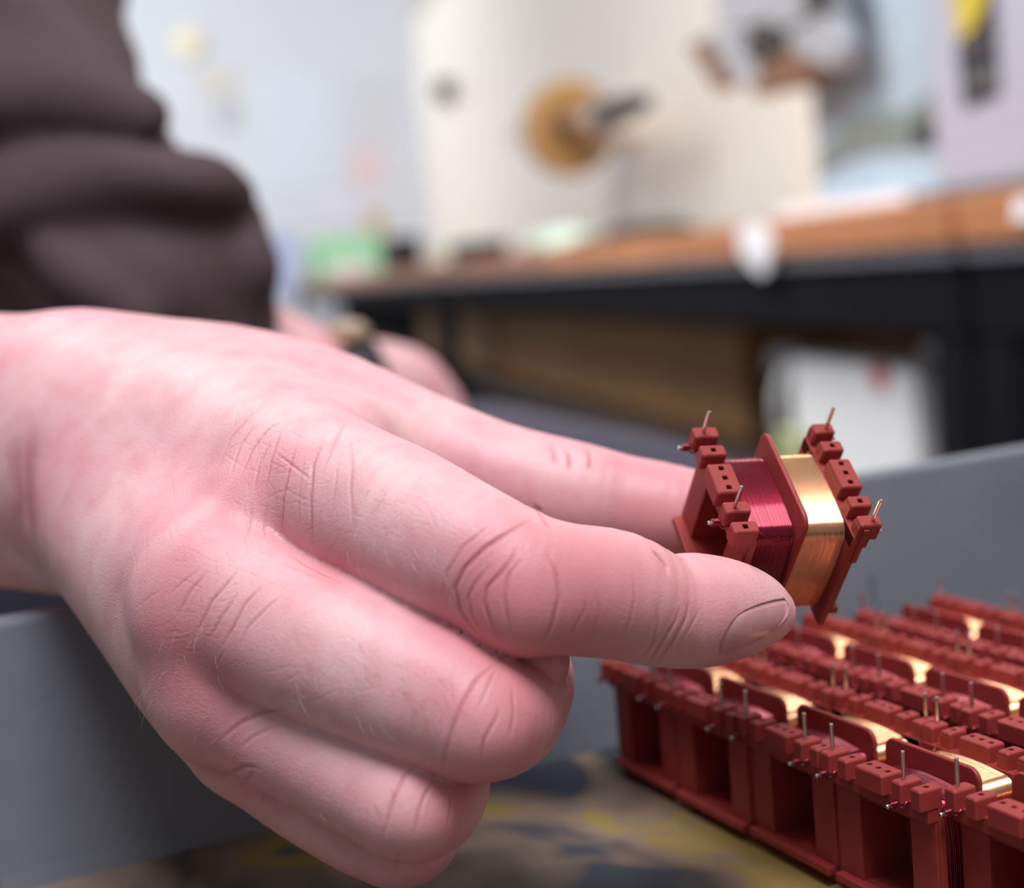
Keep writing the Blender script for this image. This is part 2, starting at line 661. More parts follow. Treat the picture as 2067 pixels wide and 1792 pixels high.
# held bobbin: pose found from the pixel positions of its pins and holes
RH = np.array([[0.19349565, 0.97141604, 0.13751475], [0.68648547, -0.03391732, -0.72635206], [-0.70092591, 0.23494784, -0.67342585]])
TH = np.array([20.59758563, 2.33188543, 111.63526765]) * U
RHw = MC.T @ RH
foot = c2w(TH + RH @ np.array([0, 0, ZF * U]))
HM = Matrix([[*RHw[i], foot[i]] for i in range(3)] + [[0, 0, 0, 1]])
proto.matrix_world = HM
tag(proto, 'red bobbin with red and copper coils held up between thumb and finger', 'bobbin', 'coil bobbins')

rows = [
    ('front row', [(11.3, 1.9, 0.6), (0.0, 0.0, 0.0), (-11.35, 0.05, -.5), (-22.65, -0.2, .4), (-33.9, -0.1, -.3)]),
    ('middle row', [(10.2, 14.8, -.4), (-1.2, 14.8, 0.3), (-12.6, 14.9, 0), (-23.95, 14.8, -.6), (-35.3, 14.9, .5)]),
    ('back row', [(2.3, 28.6, 0.8), (-9.1, 28.5, -.5), (-20.5, 28.4, 0.2), (-31.9, 28.7, -1.0)]),
]
ordn = ['nearest the camera', 'second from the near end', 'third from the near end', 'fourth from the near end', 'at the far end by the wall']
for rname, lst in rows:
    for i, (x, y, a) in enumerate(lst):
        o = copy_tree(proto)
        o.matrix_world = TM @ Matrix.Translation((x * U, y * U, ZF * U)) @ Matrix.Rotation(math.radians(a), 4, 'Z')
        pos = ordn[-1] if i == len(lst) - 1 else ordn[i]
        tag(o, 'red bobbin in the crate, %s, %s' % (rname, pos), 'bobbin', 'coil bobbins')

# ================================================================ PERSON: signed distance modelling
def cpt(px, py, d):
    """pixel at depth d (mm) -> camera coordinates in mm"""
    return np.array([(px - CX) / F * d, (py - CY) / F * d, d])


class Chain:
    """smooth limb: joints (pixel x, pixel y, depth mm, radius mm) joined by a Catmull-Rom curve"""

    def __init__(self, joints, m=4):
        J = np.array([[*cpt(a, b, c), r] for a, b, c, r in joints])
        Q = np.vstack([2 * J[0] - J[1], J, 2 * J[-1] - J[-2]])
        out = []
        for i in range(1, len(Q) - 2):
            p0, p1, p2, p3 = Q[i - 1:i + 3]
            for k in range(m):
                t = k / m
                out.append(0.5 * (2 * p1 + (p2 - p0) * t + (2 * p0 - 5 * p1 + 4 * p2 - p3) * t * t + (3 * p1 - p0 - 3 * p2 + p3) * t ** 3))
        out.append(J[-1])
        self.n = np.array(out, np.float32)

    def __call__(self, P):
        d = np.full(len(P), 1e3, np.float32)
        lo = (self.n[:, :3] - self.n[:, 3:]).min(0) - 14
        hi = (self.n[:, :3] + self.n[:, 3:]).max(0) + 14
        idx = np.nonzero(((P > lo) & (P < hi)).all(1))[0]
        if len(idx) == 0:
            return d
        Q = P[idx]
        best = np.full(len(Q), 1e3, np.float32)
        for a, b in zip(self.n, self.n[1:]):
            ab = b[:3] - a[:3]
            L2 = float(ab @ ab) + 1e-9
            q = Q - a[:3]
            t = np.clip((q @ ab) / L2, 0, 1)
            q -= t[:, None] * ab
            np.minimum(best, np.sqrt((q * q).sum(1)) - (a[3] + t * (b[3] - a[3])), out=best)
        d[idx] = best
        return d


def smin(a, b, k):
    h = np.maximum(k - np.abs(a - b), 0) / k
    return np.minimum(a, b) - h * h * k * 0.25


def smins(ds, k):
    d = ds[0]
    for e in ds[1:]:
        d = smin(d, e, k)
    return d


def surface_nets(sdf, lo, hi, h, proj=1):
    """sparse surface nets; returns vertices, quads, normals"""
    lo = np.array(lo, np.float32)
    n = np.ceil((np.array(hi) - lo) / (h * 8)).astype(int) * 8
    nb = n // 8
    # coarse pass
    g = np.stack(np.meshgrid(*[(np.arange(k) + .5) * 8 * h for k in nb], indexing='ij'), -1).reshape(-1, 3).astype(np.float32) + lo
    dc = sdf(g)
    act = np.nonzero(np.abs(dc) < 8 * h * 1.15)[0]
    vol = np.repeat(np.repeat(np.repeat(np.where(dc < 0, -1e3, 1e3).astype(np.float32).reshape(nb), 8, 0), 8, 1), 8, 2)
    loc = np.stack(np.meshgrid(*[np.arange(8)] * 3, indexing='ij'), -1).reshape(-1, 3)
    bi = np.stack(np.unravel_index(act, nb), -1) * 8
    for s in range(0, len(bi), 2500):
        ijk = (bi[s:s + 2500, None, :] + loc[None]).reshape(-1, 3)
        vol[ijk[:, 0], ijk[:, 1], ijk[:, 2]] = sdf(ijk.astype(np.float32) * h + lo)
    ins = (vol < 0)
    cnt = np.zeros(np.array(vol.shape) - 1, np.uint8)
    nx, ny, nz = cnt.shape
    corners = [(a, b, c) for a in (0, 1) for b in (0, 1) for c in (0, 1)]
    for a, b, c in corners:
        cnt += ins[a:a + nx, b:b + ny, c:c + nz]
    cells = np.argwhere((cnt > 0) & (cnt < 8))
    vid = np.full(cnt.shape, -1, np.int32)
    vid[cells[:, 0], cells[:, 1], cells[:, 2]] = np.arange(len(cells))
    acc = np.zeros((len(cells), 3), np.float32)
    num = np.zeros(len(cells), np.float32)
    val = {c: vol[cells[:, 0] + c[0], cells[:, 1] + c[1], cells[:, 2] + c[2]] for c in corners}
    for c in corners:
        for ax in range(3):
            if c[ax] == 0:
                e = list(c)
                e[ax] = 1
                va, vb = val[c], val[tuple(e)]
                k = (va < 0) != (vb < 0)
                t = va / np.where(k, va - vb, 1)
                p = np.array(c, np.float32)[None].repeat(len(cells), 0)
                p[:, ax] += t
                acc[k] += p[k]
                num[k] += 1
    V = (cells + acc / num[:, None]) * h + lo
    quads = []
    for ax in range(3):
        b_, c_ = (ax + 1) % 3, (ax + 2) % 3
        sl0 = [slice(1, -1)] * 3
        sl1 = [slice(1, -1)] * 3
        sl0[ax] = slice(0, -1)
        sl1[ax] = slice(1, None)
        A, B = ins[tuple(sl0)], ins[tuple(sl1)]
        off = np.array([1, 1, 1])
        off[ax] = 0
        for flip, cond in ((False, A & ~B), (True, ~A & B)):
            e = np.argwhere(cond) + off
            ok = np.ones(len(e), bool)
            q = []
            for db, dc_ in ((0, 0), (-1, 0), (-1, -1), (0, -1)):
                w = e.copy()
                w[:, b_] += db
                w[:, c_] += dc_
                ok &= (w < np.array(cnt.shape)).all(1)
                w = np.minimum(w, np.array(cnt.shape) - 1)
                q.append(vid[w[:, 0], w[:, 1], w[:, 2]])
            q = np.stack(q, 1)[ok]
            q = q[(q >= 0).all(1)]
            quads.append(q[:, ::-1] if flip else q)
    Q = np.concatenate(quads)
    V = V.astype(np.float32)
    for _ in range(proj):
        G = grad(sdf, V, h * .6)
        V = V - G * np.clip(sdf(V), -h, h)[:, None]
    return V, Q, grad(sdf, V, h * .8)


def grad(sdf, V, e):
    g = np.zeros_like(V)
    for k in ((1, -1, -1), (-1, -1, 1), (-1, 1, -1), (1, 1, 1)):
        k = np.array(k, np.float32)
        g += k * sdf(V + k * e)[:, None]
    return g / (np.linalg.norm(g, axis=1, keepdims=True) + 1e-9)


def trace(sdf, px, lo=150.0, hi=400.0):
    """pixels -> points on the surface in camera mm (sphere tracing)"""
    px = np.asarray(px, np.float32)
    d = np.stack([(px[:, 0] - CX) / F, (px[:, 1] - CY) / F, np.ones(len(px))], 1).astype(np.float32)
    d /= np.linalg.norm(d, axis=1, keepdims=True)
    t = np.full(len(px), lo, np.float32)
    for _ in range(60):
        t += np.clip(sdf(d * t[:, None]), -2, 8) * 0.9
    P = d * t[:, None]
    return P, np.abs(sdf(P)) < 0.3


# ---- right hand and forearm -------------------------------------------------
forearm = Chain([(-700, 925, 398, 36), (-350, 880, 344, 28), (-60, 848, 299, 21.5), (120, 850, 282, 20), (230, 862, 274, 19)])
forearm2 = Chain([(-700, 995, 398, 36), (-350, 965, 344, 28), (-60, 975, 299, 21), (120, 980, 280, 19.5), (220, 962, 272, 18)])
META = [
    Chain([(190, 860, 278, 18), (380, 880, 254, 15), (520, 925, 240, 13), (600, 960, 229, 12.3)]),
    Chain([(210, 930, 275, 17), (330, 1050, 247, 14), (400, 1130, 231, 12.8), (445, 1185, 217, 12.0)]),
    Chain([(235, 965, 270, 16), (345, 1150, 242, 12.5), (420, 1275, 232, 11.6), (462, 1370, 218, 10.8)]),
    Chain([(245, 990, 267, 14.5), (375, 1250, 237, 10.8), (448, 1385, 230, 9.8), (508, 1488, 228, 9.2)]),
]
thumb = Chain([(250, 880, 290, 17), (430, 826, 280, 15.2), (620, 845, 268, 13.6), (800, 905, 262, 11.7), (990, 968, 258, 10.3), (1160, 1008, 255, 9.9), (1250, 1025, 254.5, 9.2), (1350, 1042, 253.4, 8.9), (1440, 1048, 252.6, 7.2)])
web = Chain([(420, 860, 268, 13), (560, 880, 256, 11.5), (690, 905, 246, 9)])
index = Chain([(600, 960, 229, 12.3), (700, 1012, 217, 11.7), (800, 1055, 210, 11.2), (910, 1108, 204, 10.3), (1000, 1147, 201, 9.5), (1065, 1172, 200, 9.1), (1140, 1188, 201, 8.9), (1240, 1200, 204, 8.85), (1335, 1231, 208, 7.95), (1400, 1232, 210.5, 8.15), (1460, 1231, 213.4, 7.4), (1510, 1232, 215.5, 6.0), (1548, 1236, 216.5, 4.2)])
middle = Chain([(445, 1185, 217, 12.0), (560, 1262, 210, 11.3), (700, 1326, 204, 10.9), (840, 1389, 200, 10.0), (915, 1423, 198, 9.4), (965, 1443, 198, 8.9), (1008, 1442, 203, 8.3), (1036, 1412, 212, 8.1), (1052, 1375, 221, 7.9), (1045, 1340, 230, 7.6), (1000, 1315, 240, 6.9)])
ring = Chain([(462, 1370, 218, 10.8), (560, 1450, 213, 9.8), (690, 1533, 206, 8.9), (775, 1590, 202, 8.2), (822, 1620, 200.5, 7.9), (862, 1614, 206, 7.7), (884, 1583, 215, 7.5), (891, 1543, 224, 7.2), (880, 1510, 233, 6.8), (850, 1485, 241, 6.3)])
pinky = Chain([(508, 1488, 228, 9.2), (600, 1572, 224, 8.2), (710, 1652, 218, 7.3), (770, 1688, 214, 6.7), (806, 1702, 214, 6.5), (838, 1692, 220, 6.3), (850, 1664, 228, 6.0), (840, 1632, 236, 5.6), (820, 1605, 242, 5.2)])
filler = Chain([(640, 1140, 228, 8), (760, 1205, 221, 8), (890, 1275, 215, 7.6), (985, 1310, 211, 7.2), (1050, 1330, 209, 7)])
palm = [Chain([(420, 1000, 258, 14), (620, 1080, 243, 12)]), Chain([(430, 1150, 254, 13), (560, 1280, 243, 12)]), Chain([(430, 1250, 248, 11), (560, 1400, 242, 11)])]
# knuckle caps and soft bulges: pixel, depth, radius
BUMPS = [Chain([(a, b, c, r), (a + 1, b + 1, c, r)], 1) for a, b, c, r in (
    (1045, 1225, 196.5, 5.6),                      # index middle knuckle, back of the finger
    (970, 1470, 193.5, 5.0), (835, 1640, 196.5, 4.4),
    (560, 1030, 220, 8.0), (405, 1230, 213.5, 8.0), (428, 1412, 214.5, 7.0))]


def hand_sdf(P):
    P = np.asarray(P, np.float32)
    m = smins([c(P) for c in META] + [forearm(P), forearm2(P)] + [c(P) for c in palm], 11)
    m = smin(m, web(P), 12)
    th = thumb(P)
    m = smin(m, th, 9)
    B = [b(P) for b in BUMPS]
    m = smins([m, B[3], B[4], B[5]], 6)
    fi = smin(index(P), B[0], 5)
    fm = smin(middle(P), B[1], 4)
    fr = smin(ring(P), B[2], 4)
    f = smins([fi, fm, fr, pinky(P), filler(P)], 0.7)
    return smin(m, f, 1.9)


HV, HQ, HN = surface_nets(hand_sdf, (-290, -75, 170), (100, 135, 430), 0.74)


# ---- skin creases traced from the photograph --------------------------------
def c3_(p):
    return [(600 + x / 1.95, 900 + y / 1.95) for x, y in p]


def c4_(p):
    return [(x / 2.067, 600 + y / 2.067) for x, y in p]


def c5_(p):
    return [(200 + x / 1.9686, 1200 + y / 1.9686) for x, y in p]


CREASES = [  # (pixels, half width mm, depth mm)
    (c3_([(570, 600), (590, 500), (650, 400), (760, 310)]), .45, .16),
    (c3_([(760, 785), (690, 720), (640, 650), (620, 560), (660, 480), (740, 400), (850, 330), (930, 290)]), .6, .34),
    (c3_([(735, 740), (690, 680), (670, 600), (700, 540), (760, 470)]), .5, .24),
    (c3_([(800, 760), (760, 700), (735, 620), (745, 560), (800, 500), (850, 440), (860, 400)]), .55, .30),
    (c3_([(840, 740), (830, 700), (815, 600), (830, 510), (880, 450)]), .5, .22),
    (c3_([(960, 780), (1000, 720), (1030, 600), (1020, 500), (985, 420)]), .6, .26),
    (c3_([(1060, 760), (1080, 740), (1130, 650), (1140, 600)]), .4, .12),
    (c3_([(930, 235), (955, 262), (985, 300), (1000, 330)]), .8, .5),
    (c3_([(1150, 790), (1190, 660), (1180, 580)]), .4, .1),
    (c3_([(1280, 760), (1310, 690), (1330, 600), (1320, 500)]), .45, .14),
    (c3_([(1350, 850), (1400, 780), (1420, 700), (1415, 620)]), .45, .18),
    (c3_([(1380, 865), (1440, 770), (1490, 690), (1505, 630)]), .5, .26),
    (c3_([(1410, 865), (1480, 770), (1530, 680), (1540, 620)]), .5, .24),
    (c3_([(1520, 760), (1560, 690), (1585, 640)]), .4, .12),
    (c3_([(1400, 410), (1422, 432), (1450, 465), (1462, 500)]), .8, .7),
    (c4_([(900, 730), (960, 590), (1040, 500), (1110, 430)]), .5, .16),
    (c4_([(960, 745), (1000, 620), (1060, 540)]), .5, .18),
    (c4_([(1000, 760), (1050, 640), (1110, 560), (1170, 520)]), .5, .22),
    (c4_([(1060, 810), (1080, 700), (1130, 600)]), .5, .2),
    (c4_([(1110, 800), (1130, 680), (1170, 560)]), .5, .24),
    (c4_([(1175, 1000), (1180, 850), (1210, 700), (1235, 620)]), .55, .28),
    (c4_([(1250, 960), (1245, 860), (1255, 760), (1270, 680)]), .45, .14),
    (c4_([(1310, 1040), (1300, 980), (1295, 850), (1305, 700), (1350, 590)]), .6, .34),
    (c4_([(1340, 740), (1390, 620), (1445, 520)]), .5, .2),
    (c4_([(1385, 900), (1400, 780), (1410, 680)]), .45, .14),
    (c4_([(1475, 960), (1462, 800), (1470, 680), (1465, 580)]), .5, .18),
    (c4_([(1150, 650), (1230, 710), (1300, 765)]), .4, .14),
    (c4_([(1040, 1000), (1050, 930), (1045, 860)]), .4, .12),
    (c4_([(1110, 1010), (1105, 930), (1112, 850)]), .4, .12),
    (c4_([(1200, 1060), (1280, 1120), (1360, 1160), (1430, 1190)]), .5, .22),
    (c4_([(1180, 1110), (1280, 1150), (1390, 1190)]), .45, .16),
    (c4_([(740, 1330), (790, 1230), (860, 1150)]), .5, .2),
    (c4_([(820, 1420), (850, 1340), (880, 1270), (950, 1190), (1000, 1130)]), .5, .24),
    (c4_([(870, 1440), (920, 1340), (990, 1240)]), .5, .2),
    (c4_([(930, 1460), (980, 1360), (1020, 1280), (1100, 1200)]), .5, .22),
    (c4_([(1000, 1460), (1030, 1380), (1130, 1280), (1180, 1240)]), .45, .16),
    (c4_([(700, 1250), (760, 1190), (840, 1130)]), .4, .12),
    (c4_([(60, 1000), (80, 860), (60, 700), (80, 560)]), 2.6, .4),
    (c4_([(150, 1060), (120, 900), (110, 700), (150, 520)]), 2.4, .35),
    (c5_([(1370, 690), (1380, 620), (1400, 540), (1440, 440), (1500, 340), (1590, 260)]), .5, .26),
    (c5_([(1500, 470), (1545, 370), (1585, 280)]), .4, .14),
    (c5_([(1515, 670), (1530, 580), (1580, 490), (1590, 440)]), .5, .22),
    (c5_([(1630, 580), (1650, 470), (1640, 360)]), .5, .2),
    (c5_([(1125, 980), (1160, 830), (1210, 720), (1270, 670)]), .5, .24),
    (c5_([(1255, 960), (1270, 860), (1300, 790), (1340, 720)]), .5, .2),
    (c5_([(1385, 920), (1400, 840), (1395, 780)]), .45, .16),
    (c5_([(1180, 1110), (1185, 1050), (1200, 1010)]), .45, .16),
    (c5_([(480, 580), (560, 510), (640, 470), (760, 455)]), .6, .24),
    (c5_([(560, 610), (620, 560), (700, 520)]), .5, .14),
    (c5_([(500, 720), (580, 680), (640, 690)]), .6, .24),
    (c5_([(560, 760), (600, 720), (620, 700)]), .5, .18),
    (c5_([(640, 830), (660, 790), (700, 770)]), .5, .16),
    # thumb joint folds on its upper edge
    ([(1140, 905), (1150, 925), (1148, 950)], .7, .4),
    ([(1185, 905), (1192, 925), (1190, 950)], .7, .4),
    ([(1110, 895), (1118, 915), (1120, 940)], .6, .25),
]
# finer lines around the two big knuckles, continuing the same folds
for cx0, cy0, wx, wy, fam, nn in ((560, 900, 170, 130, (96, 80, 20, 150), 80), (480, 1130, 150, 110, (100, 165, 30), 110), (420, 1260, 110, 90, (62, 80, 5), 46), (780, 1000, 140, 90, (60, 120, 165), 50), (1000, 1190, 90, 100, (95, 70), 16), (620, 1370, 120, 50, (60, 20), 14), (900, 1480, 60, 60, (75,), 8)):
    for k in range(nn):
        x0, y0 = cx0 + rnd.gauss(0, wx * .55), cy0 + rnd.gauss(0, wy * .55)
        a = math.radians(rnd.choice(fam) + rnd.gauss(0, 7))
        L_ = rnd.uniform(24, 80)
        c_, s_ = math.cos(a), -math.sin(a)
        bow = rnd.uniform(-5, 5)
        CREASES.append(([(x0 - c_ * L_ / 2, y0 - s_ * L_ / 2), (x0 - s_ * bow, y0 + c_ * bow), (x0 + c_ * L_ / 2, y0 + s_ * L_ / 2)], .26, rnd.uniform(.02, .055)))


def resample(px):
    px = np.array(px, float)
    seg = np.linalg.norm(np.diff(px, axis=0), axis=1)
    L_ = seg.sum()
    n = max(6, int(L_ / 6))
    s = np.linspace(0, L_, n)
    cum = np.concatenate([[0], np.cumsum(seg)])
    pp = np.stack([np.interp(s, cum, px[:, i]) for i in (0, 1)], 1)
    pp[1:-1] = (pp[:-2] + 2 * pp[1:-1] + pp[2:]) / 4
    return pp, np.minimum(1, np.minimum(s, L_ - s) / (L_ * .3) + .15)


def apply_creases(V, Nn):
    rs = CRS
    start = np.concatenate([[0], np.cumsum([len(r[0]) for r in rs])])
    crease = np.zeros(len(V), np.float32)
    disp = np.zeros(len(V), np.float32)
    # spatial hash of the vertices
    cell = 3.0
    key = np.floor(V / cell).astype(np.int64)
    kk = (key[:, 0] + 500) * 4000000 + (key[:, 1] + 500) * 2000 + (key[:, 2] + 500)
    order = np.argsort(kk, kind='stable')
    ks = kk[order]
    for ci, (px, w, dep) in enumerate(CREASES):
        w, dep = w * (.5 if w < 1 else 1), dep * .8
        S, ok, taper = SA[start[ci]:start[ci + 1]], OKA[start[ci]:start[ci + 1]], rs[ci][1]
        if ok.sum() < 3:
            continue
        S, taper = S[ok].astype(np.float32), taper[ok]
        cells = {tuple(c + np.array((a, b, e))) for c in np.floor(S / cell).astype(int) for a in (-1, 0, 1) for b in (-1, 0, 1) for e in (-1, 0, 1)}
        q = np.array([(c[0] + 500) * 4000000 + (c[1] + 500) * 2000 + (c[2] + 500) for c in cells])
        i0, i1 = np.searchsorted(ks, q), np.searchsorted(ks, q, 'right')
        ids = np.concatenate([order[a:b] for a, b in zip(i0, i1)]) if len(q) else np.array([], int)
        if len(ids) == 0:
            continue
        Q = V[ids]
        d2 = np.full(len(Q), 1e9, np.float32)
        tp = np.zeros(len(Q), np.float32)
        for a, b, ta, tb in zip(S, S[1:], taper, taper[1:]):
            if np.linalg.norm(b - a) > 3:
                continue
            ab = b - a
            t = np.clip(((Q - a) @ ab) / (ab @ ab + 1e-9), 0, 1)
            e = ((Q - a - t[:, None] * ab) ** 2).sum(1)
            m_ = e < d2
            d2[m_] = e[m_]
            tp[m_] = (ta + t * (tb - ta))[m_]
        d = np.sqrt(d2)
        f = np.exp(-(d / w) ** 2) * tp
        rim = np.exp(-((d - 2.2 * w) / (1.1 * w)) ** 2) * tp      # soft lips beside the fold
        disp[ids] += -f * dep + rim * dep * .12
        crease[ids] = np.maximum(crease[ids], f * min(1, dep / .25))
    return V + Nn * disp[:, None], crease


# extra resolution where folds matter: split the quads that face the camera in the focused part
def refine(V, Q, sel):
    qc = V[Q].mean(1)
    E = np.concatenate([np.stack([Q[:, i], Q[:, (i + 1) % 4]], 1) for i in range(4)])
    E.sort(1)
    key = E[:, 0].astype(np.int64) * len(V) + E[:, 1]
    selE = np.tile(sel, 4)
    uk, inv_ = np.unique(key[selE], return_inverse=True)
    mid = (V[(uk // len(V)).astype(int)] + V[(uk % len(V)).astype(int)]) / 2
    nV = len(V)
    emap = np.full(len(key), -1, np.int64)
    emap[selE] = inv_ + nV
    cen = qc[sel]
    nE = len(uk)
    V2 = np.concatenate([V, mid, cen]).astype(np.float32)
    nq = len(Q)
    # also look up edges of unselected quads that border selected ones
    pos = np.searchsorted(uk, key)
    pos = np.minimum(pos, max(nE - 1, 0))
    hit = uk[pos] == key
    emap = np.where(hit, pos + nV, -1).reshape(4, nq).T
    ids = np.nonzero(sel)[0]
    cid = nV + nE + np.arange(len(ids))
    em, qs = emap[ids], Q[ids]
    polys = []
    for i in range(4):
        polys.append(np.stack([qs[:, i], em[:, i], cid, em[:, (i + 3) % 4]], 1))
    newq = np.concatenate(polys)
    rest, border = [], []
    for qi in np.nonzero(~sel)[0][(emap[~sel] >= 0).any(1)]:
        f = []
        for i in range(4):
            f.append(int(Q[qi, i]))
            if emap[qi, i] >= 0:
                f.append(int(emap[qi, i]))
        border.append(f)
    keep = Q[(~sel) & ~(emap >= 0).any(1)]
    return V2, np.concatenate([keep, newq]), border


def focus_mask(c, n):
    px = c[:, 0] / c[:, 2] * F + CX
    py = c[:, 1] / c[:, 2] * F + CY
    return ((n * c).sum(1) < 0) & (c[:, 2] < 262) & (px > 150) & (px < 1620) & (py > 600)


HV, HQ, HB = refine(HV, HQ, focus_mask(HV[HQ].mean(1), HN[HQ].mean(1)))
for _ in range(1):
    HV -= grad(hand_sdf, HV, .4) * np.clip(hand_sdf(HV), -.3, .3)[:, None]
HN = grad(hand_sdf, HV, .5)
# second level of resolution in a narrow band along the folds
CRS = [resample(c[0]) for c in CREASES]
SA, OKA = trace(hand_sdf, np.concatenate([r[0] for r in CRS]))


def cellkey(P, cell):
    k = np.floor(P / cell).astype(np.int64)
    return (k[:, 0] + 500) * 4000000 + (k[:, 1] + 500) * 2000 + (k[:, 2] + 500)


near = np.unique(np.concatenate([cellkey(SA[OKA] + np.array(o) * 0.9, 0.9) for o in [(a, b, c) for a in (-1, 0, 1) for b in (-1, 0, 1) for c in (-1, 0, 1)]]))
H6, HQ, HB2 = refine(np.concatenate([HV, HN], 1), HQ, np.isin(cellkey(HV[HQ].mean(1), 0.9), near))
HB = HB + HB2
HV, HN = H6[:, :3].copy(), H6[:, 3:].copy()
HN /= np.linalg.norm(HN, axis=1, keepdims=True)
HVS = HV.copy()
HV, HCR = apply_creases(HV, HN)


# redness of knuckles, finger sides and tip (blood under the skin, and painted red bounce on the thumb): pixel spots on the surface
def redness(V):
    r = np.zeros(len(V), np.float32)
    spots = ((1060, 1240, 11, 1.0), (1120, 1180, 12, .5), (470, 960, 11, .6), (340, 1260, 11, .8), (400, 1430, 10, .5), (1060, 1480, 12, .6), (900, 1660, 10, .6), (1420, 1210, 12, .6), (1330, 1050, 14, .8), (860, 1760, 9, .5), (640, 1150, 8, .5), (1250, 1150, 9, .4))
    S, ok = trace(hand_sdf, [q[:2] for q in spots])
    for (px, py, rad, amt), p, o in zip(spots, S, ok):
        if o:
            r += amt * np.exp(-((V - p) ** 2).sum(1) / rad ** 2)
    return np.clip(r, 0, 1)


HRED = redness(HVS)


def skin_mat():
    m = bpy.data.materials.new('skin')
    m.use_nodes = True
    N, L = m.node_tree.nodes, m.node_tree.links
    b = N['Principled BSDF']
    b.inputs['Roughness'].default_value = 0.46
    b.inputs['Specular IOR Level'].default_value = 0.42
    b.inputs['Subsurface Weight'].default_value = 0.22
    b.inputs['Subsurface Radius'].default_value = (1.0, 0.35, 0.22)
    b.inputs['Subsurface Scale'].default_value = 0.0018
    tc = N.new('ShaderNodeTexCoord')

    def noise(sc, det=3):
        n = N.new('ShaderNodeTexNoise')
        n.inputs['Scale'].default_value = sc
        n.inputs['Detail'].default_value = det
        L.new(tc.outputs['Object'], n.inputs['Vector'])
        return n

    def mix(fac, a, bb):
        x = N.new('ShaderNodeMix')
        x.data_type = 'RGBA'
        for sock, v in (('A', a), ('B', bb)):
            if isinstance(v, tuple):
                x.inputs[sock].default_value = (*v, 1)
            else:
                L.new(v, x.inputs[sock])
        L.new(fac, x.inputs['Factor'])
        return x.outputs['Result']

    def math_(op, a, bb):
        x = N.new('ShaderNodeMath')
        x.operation = op
        for i, v in enumerate((a, bb)):
            if isinstance(v, (int, float)):
                x.inputs[i].default_value = v
            else:
                L.new(v, x.inputs[i])
        return x.outputs[0]
    n1 = noise(55, 3)
    n2 = noise(420, 3)
    ra = N.new('ShaderNodeAttribute')
    ra.attribute_name = 'red'
    ca = N.new('ShaderNodeAttribute')
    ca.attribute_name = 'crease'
    n1r = N.new('ShaderNodeMapRange')
    n1r.inputs['From Min'].default_value = 0.36
    n1r.inputs['From Max'].default_value = 0.64
    L.new(n1.outputs['Fac'], n1r.inputs['Value'])
    n4 = noise(190, 4)
    n4r = N.new('ShaderNodeMapRange')
    n4r.inputs['From Min'].default_value = 0.45
    n4r.inputs['From Max'].default_value = 0.75
    L.new(n4.outputs['Fac'], n4r.inputs['Value'])
    col = mix(n1r.outputs['Result'], SK1, SK2)
    col = mix(math_('MULTIPLY', n4r.outputs['Result'], 0.35), col, SK3)
    f2 = math_('MULTIPLY', n2.outputs['Fac'], 0.30)
    col = mix(f2, col, SK3)
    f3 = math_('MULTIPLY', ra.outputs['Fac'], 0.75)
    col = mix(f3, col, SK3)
    f4 = math_('MULTIPLY', ca.outputs['Fac'], 0.55)  # fold shade painted into the colour, over some natural redness
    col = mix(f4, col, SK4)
    L.new(col, b.inputs['Base Color'])
    # fine diamond pattern and pores
    vo = N.new('ShaderNodeTexVoronoi')
    vo.feature = 'DISTANCE_TO_EDGE'
    vo.inputs['Scale'].default_value = 1150
    mp = N.new('ShaderNodeMapping')
    mp.inputs['Scale'].default_value = (1.0, 0.6, 1.3)
    mp.inputs['Rotation'].default_value = (0.3, 0.5, 0.6)
    L.new(tc.outputs['Object'], mp.inputs['Vector'])
    wn = noise(700, 2)
    wv_ = N.new('ShaderNodeVectorMath')
    wv_.operation = 'MULTIPLY_ADD'
    wv_.inputs[1].default_value = (0.0011, 0.0011, 0.0011)
    L.new(wn.outputs['Color'], wv_.inputs[0])
    L.new(mp.outputs['Vector'], wv_.inputs[2])
    L.new(wv_.outputs[0], vo.inputs['Vector'])
    v1 = math_('MINIMUM', vo.outputs['Distance'], 0.12)
    n3 = noise(2600, 2)
    h = math_('ADD', math_('MULTIPLY', v1, 2.2), math_('MULTIPLY', n3.outputs['Fac'], 1.5))
    bp = N.new('ShaderNodeBump')
    bp.inputs['Strength'].default_value = 0.85
    bp.inputs['Distance'].default_value = 0.00005
    L.new(h, bp.inputs['Height'])
    L.new(bp.outputs['Normal'], b.inputs['Normal'])
    return m


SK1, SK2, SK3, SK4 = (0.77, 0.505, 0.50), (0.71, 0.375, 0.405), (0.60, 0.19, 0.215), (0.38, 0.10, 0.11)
SKIN = skin_mat()
person = empty('person', (-0.45, 0.55, 0.0))
tag(person, 'seated person in dark plum work clothes holding a red bobbin, wearing a watch', 'person')
PLOC = np.array(person.location)


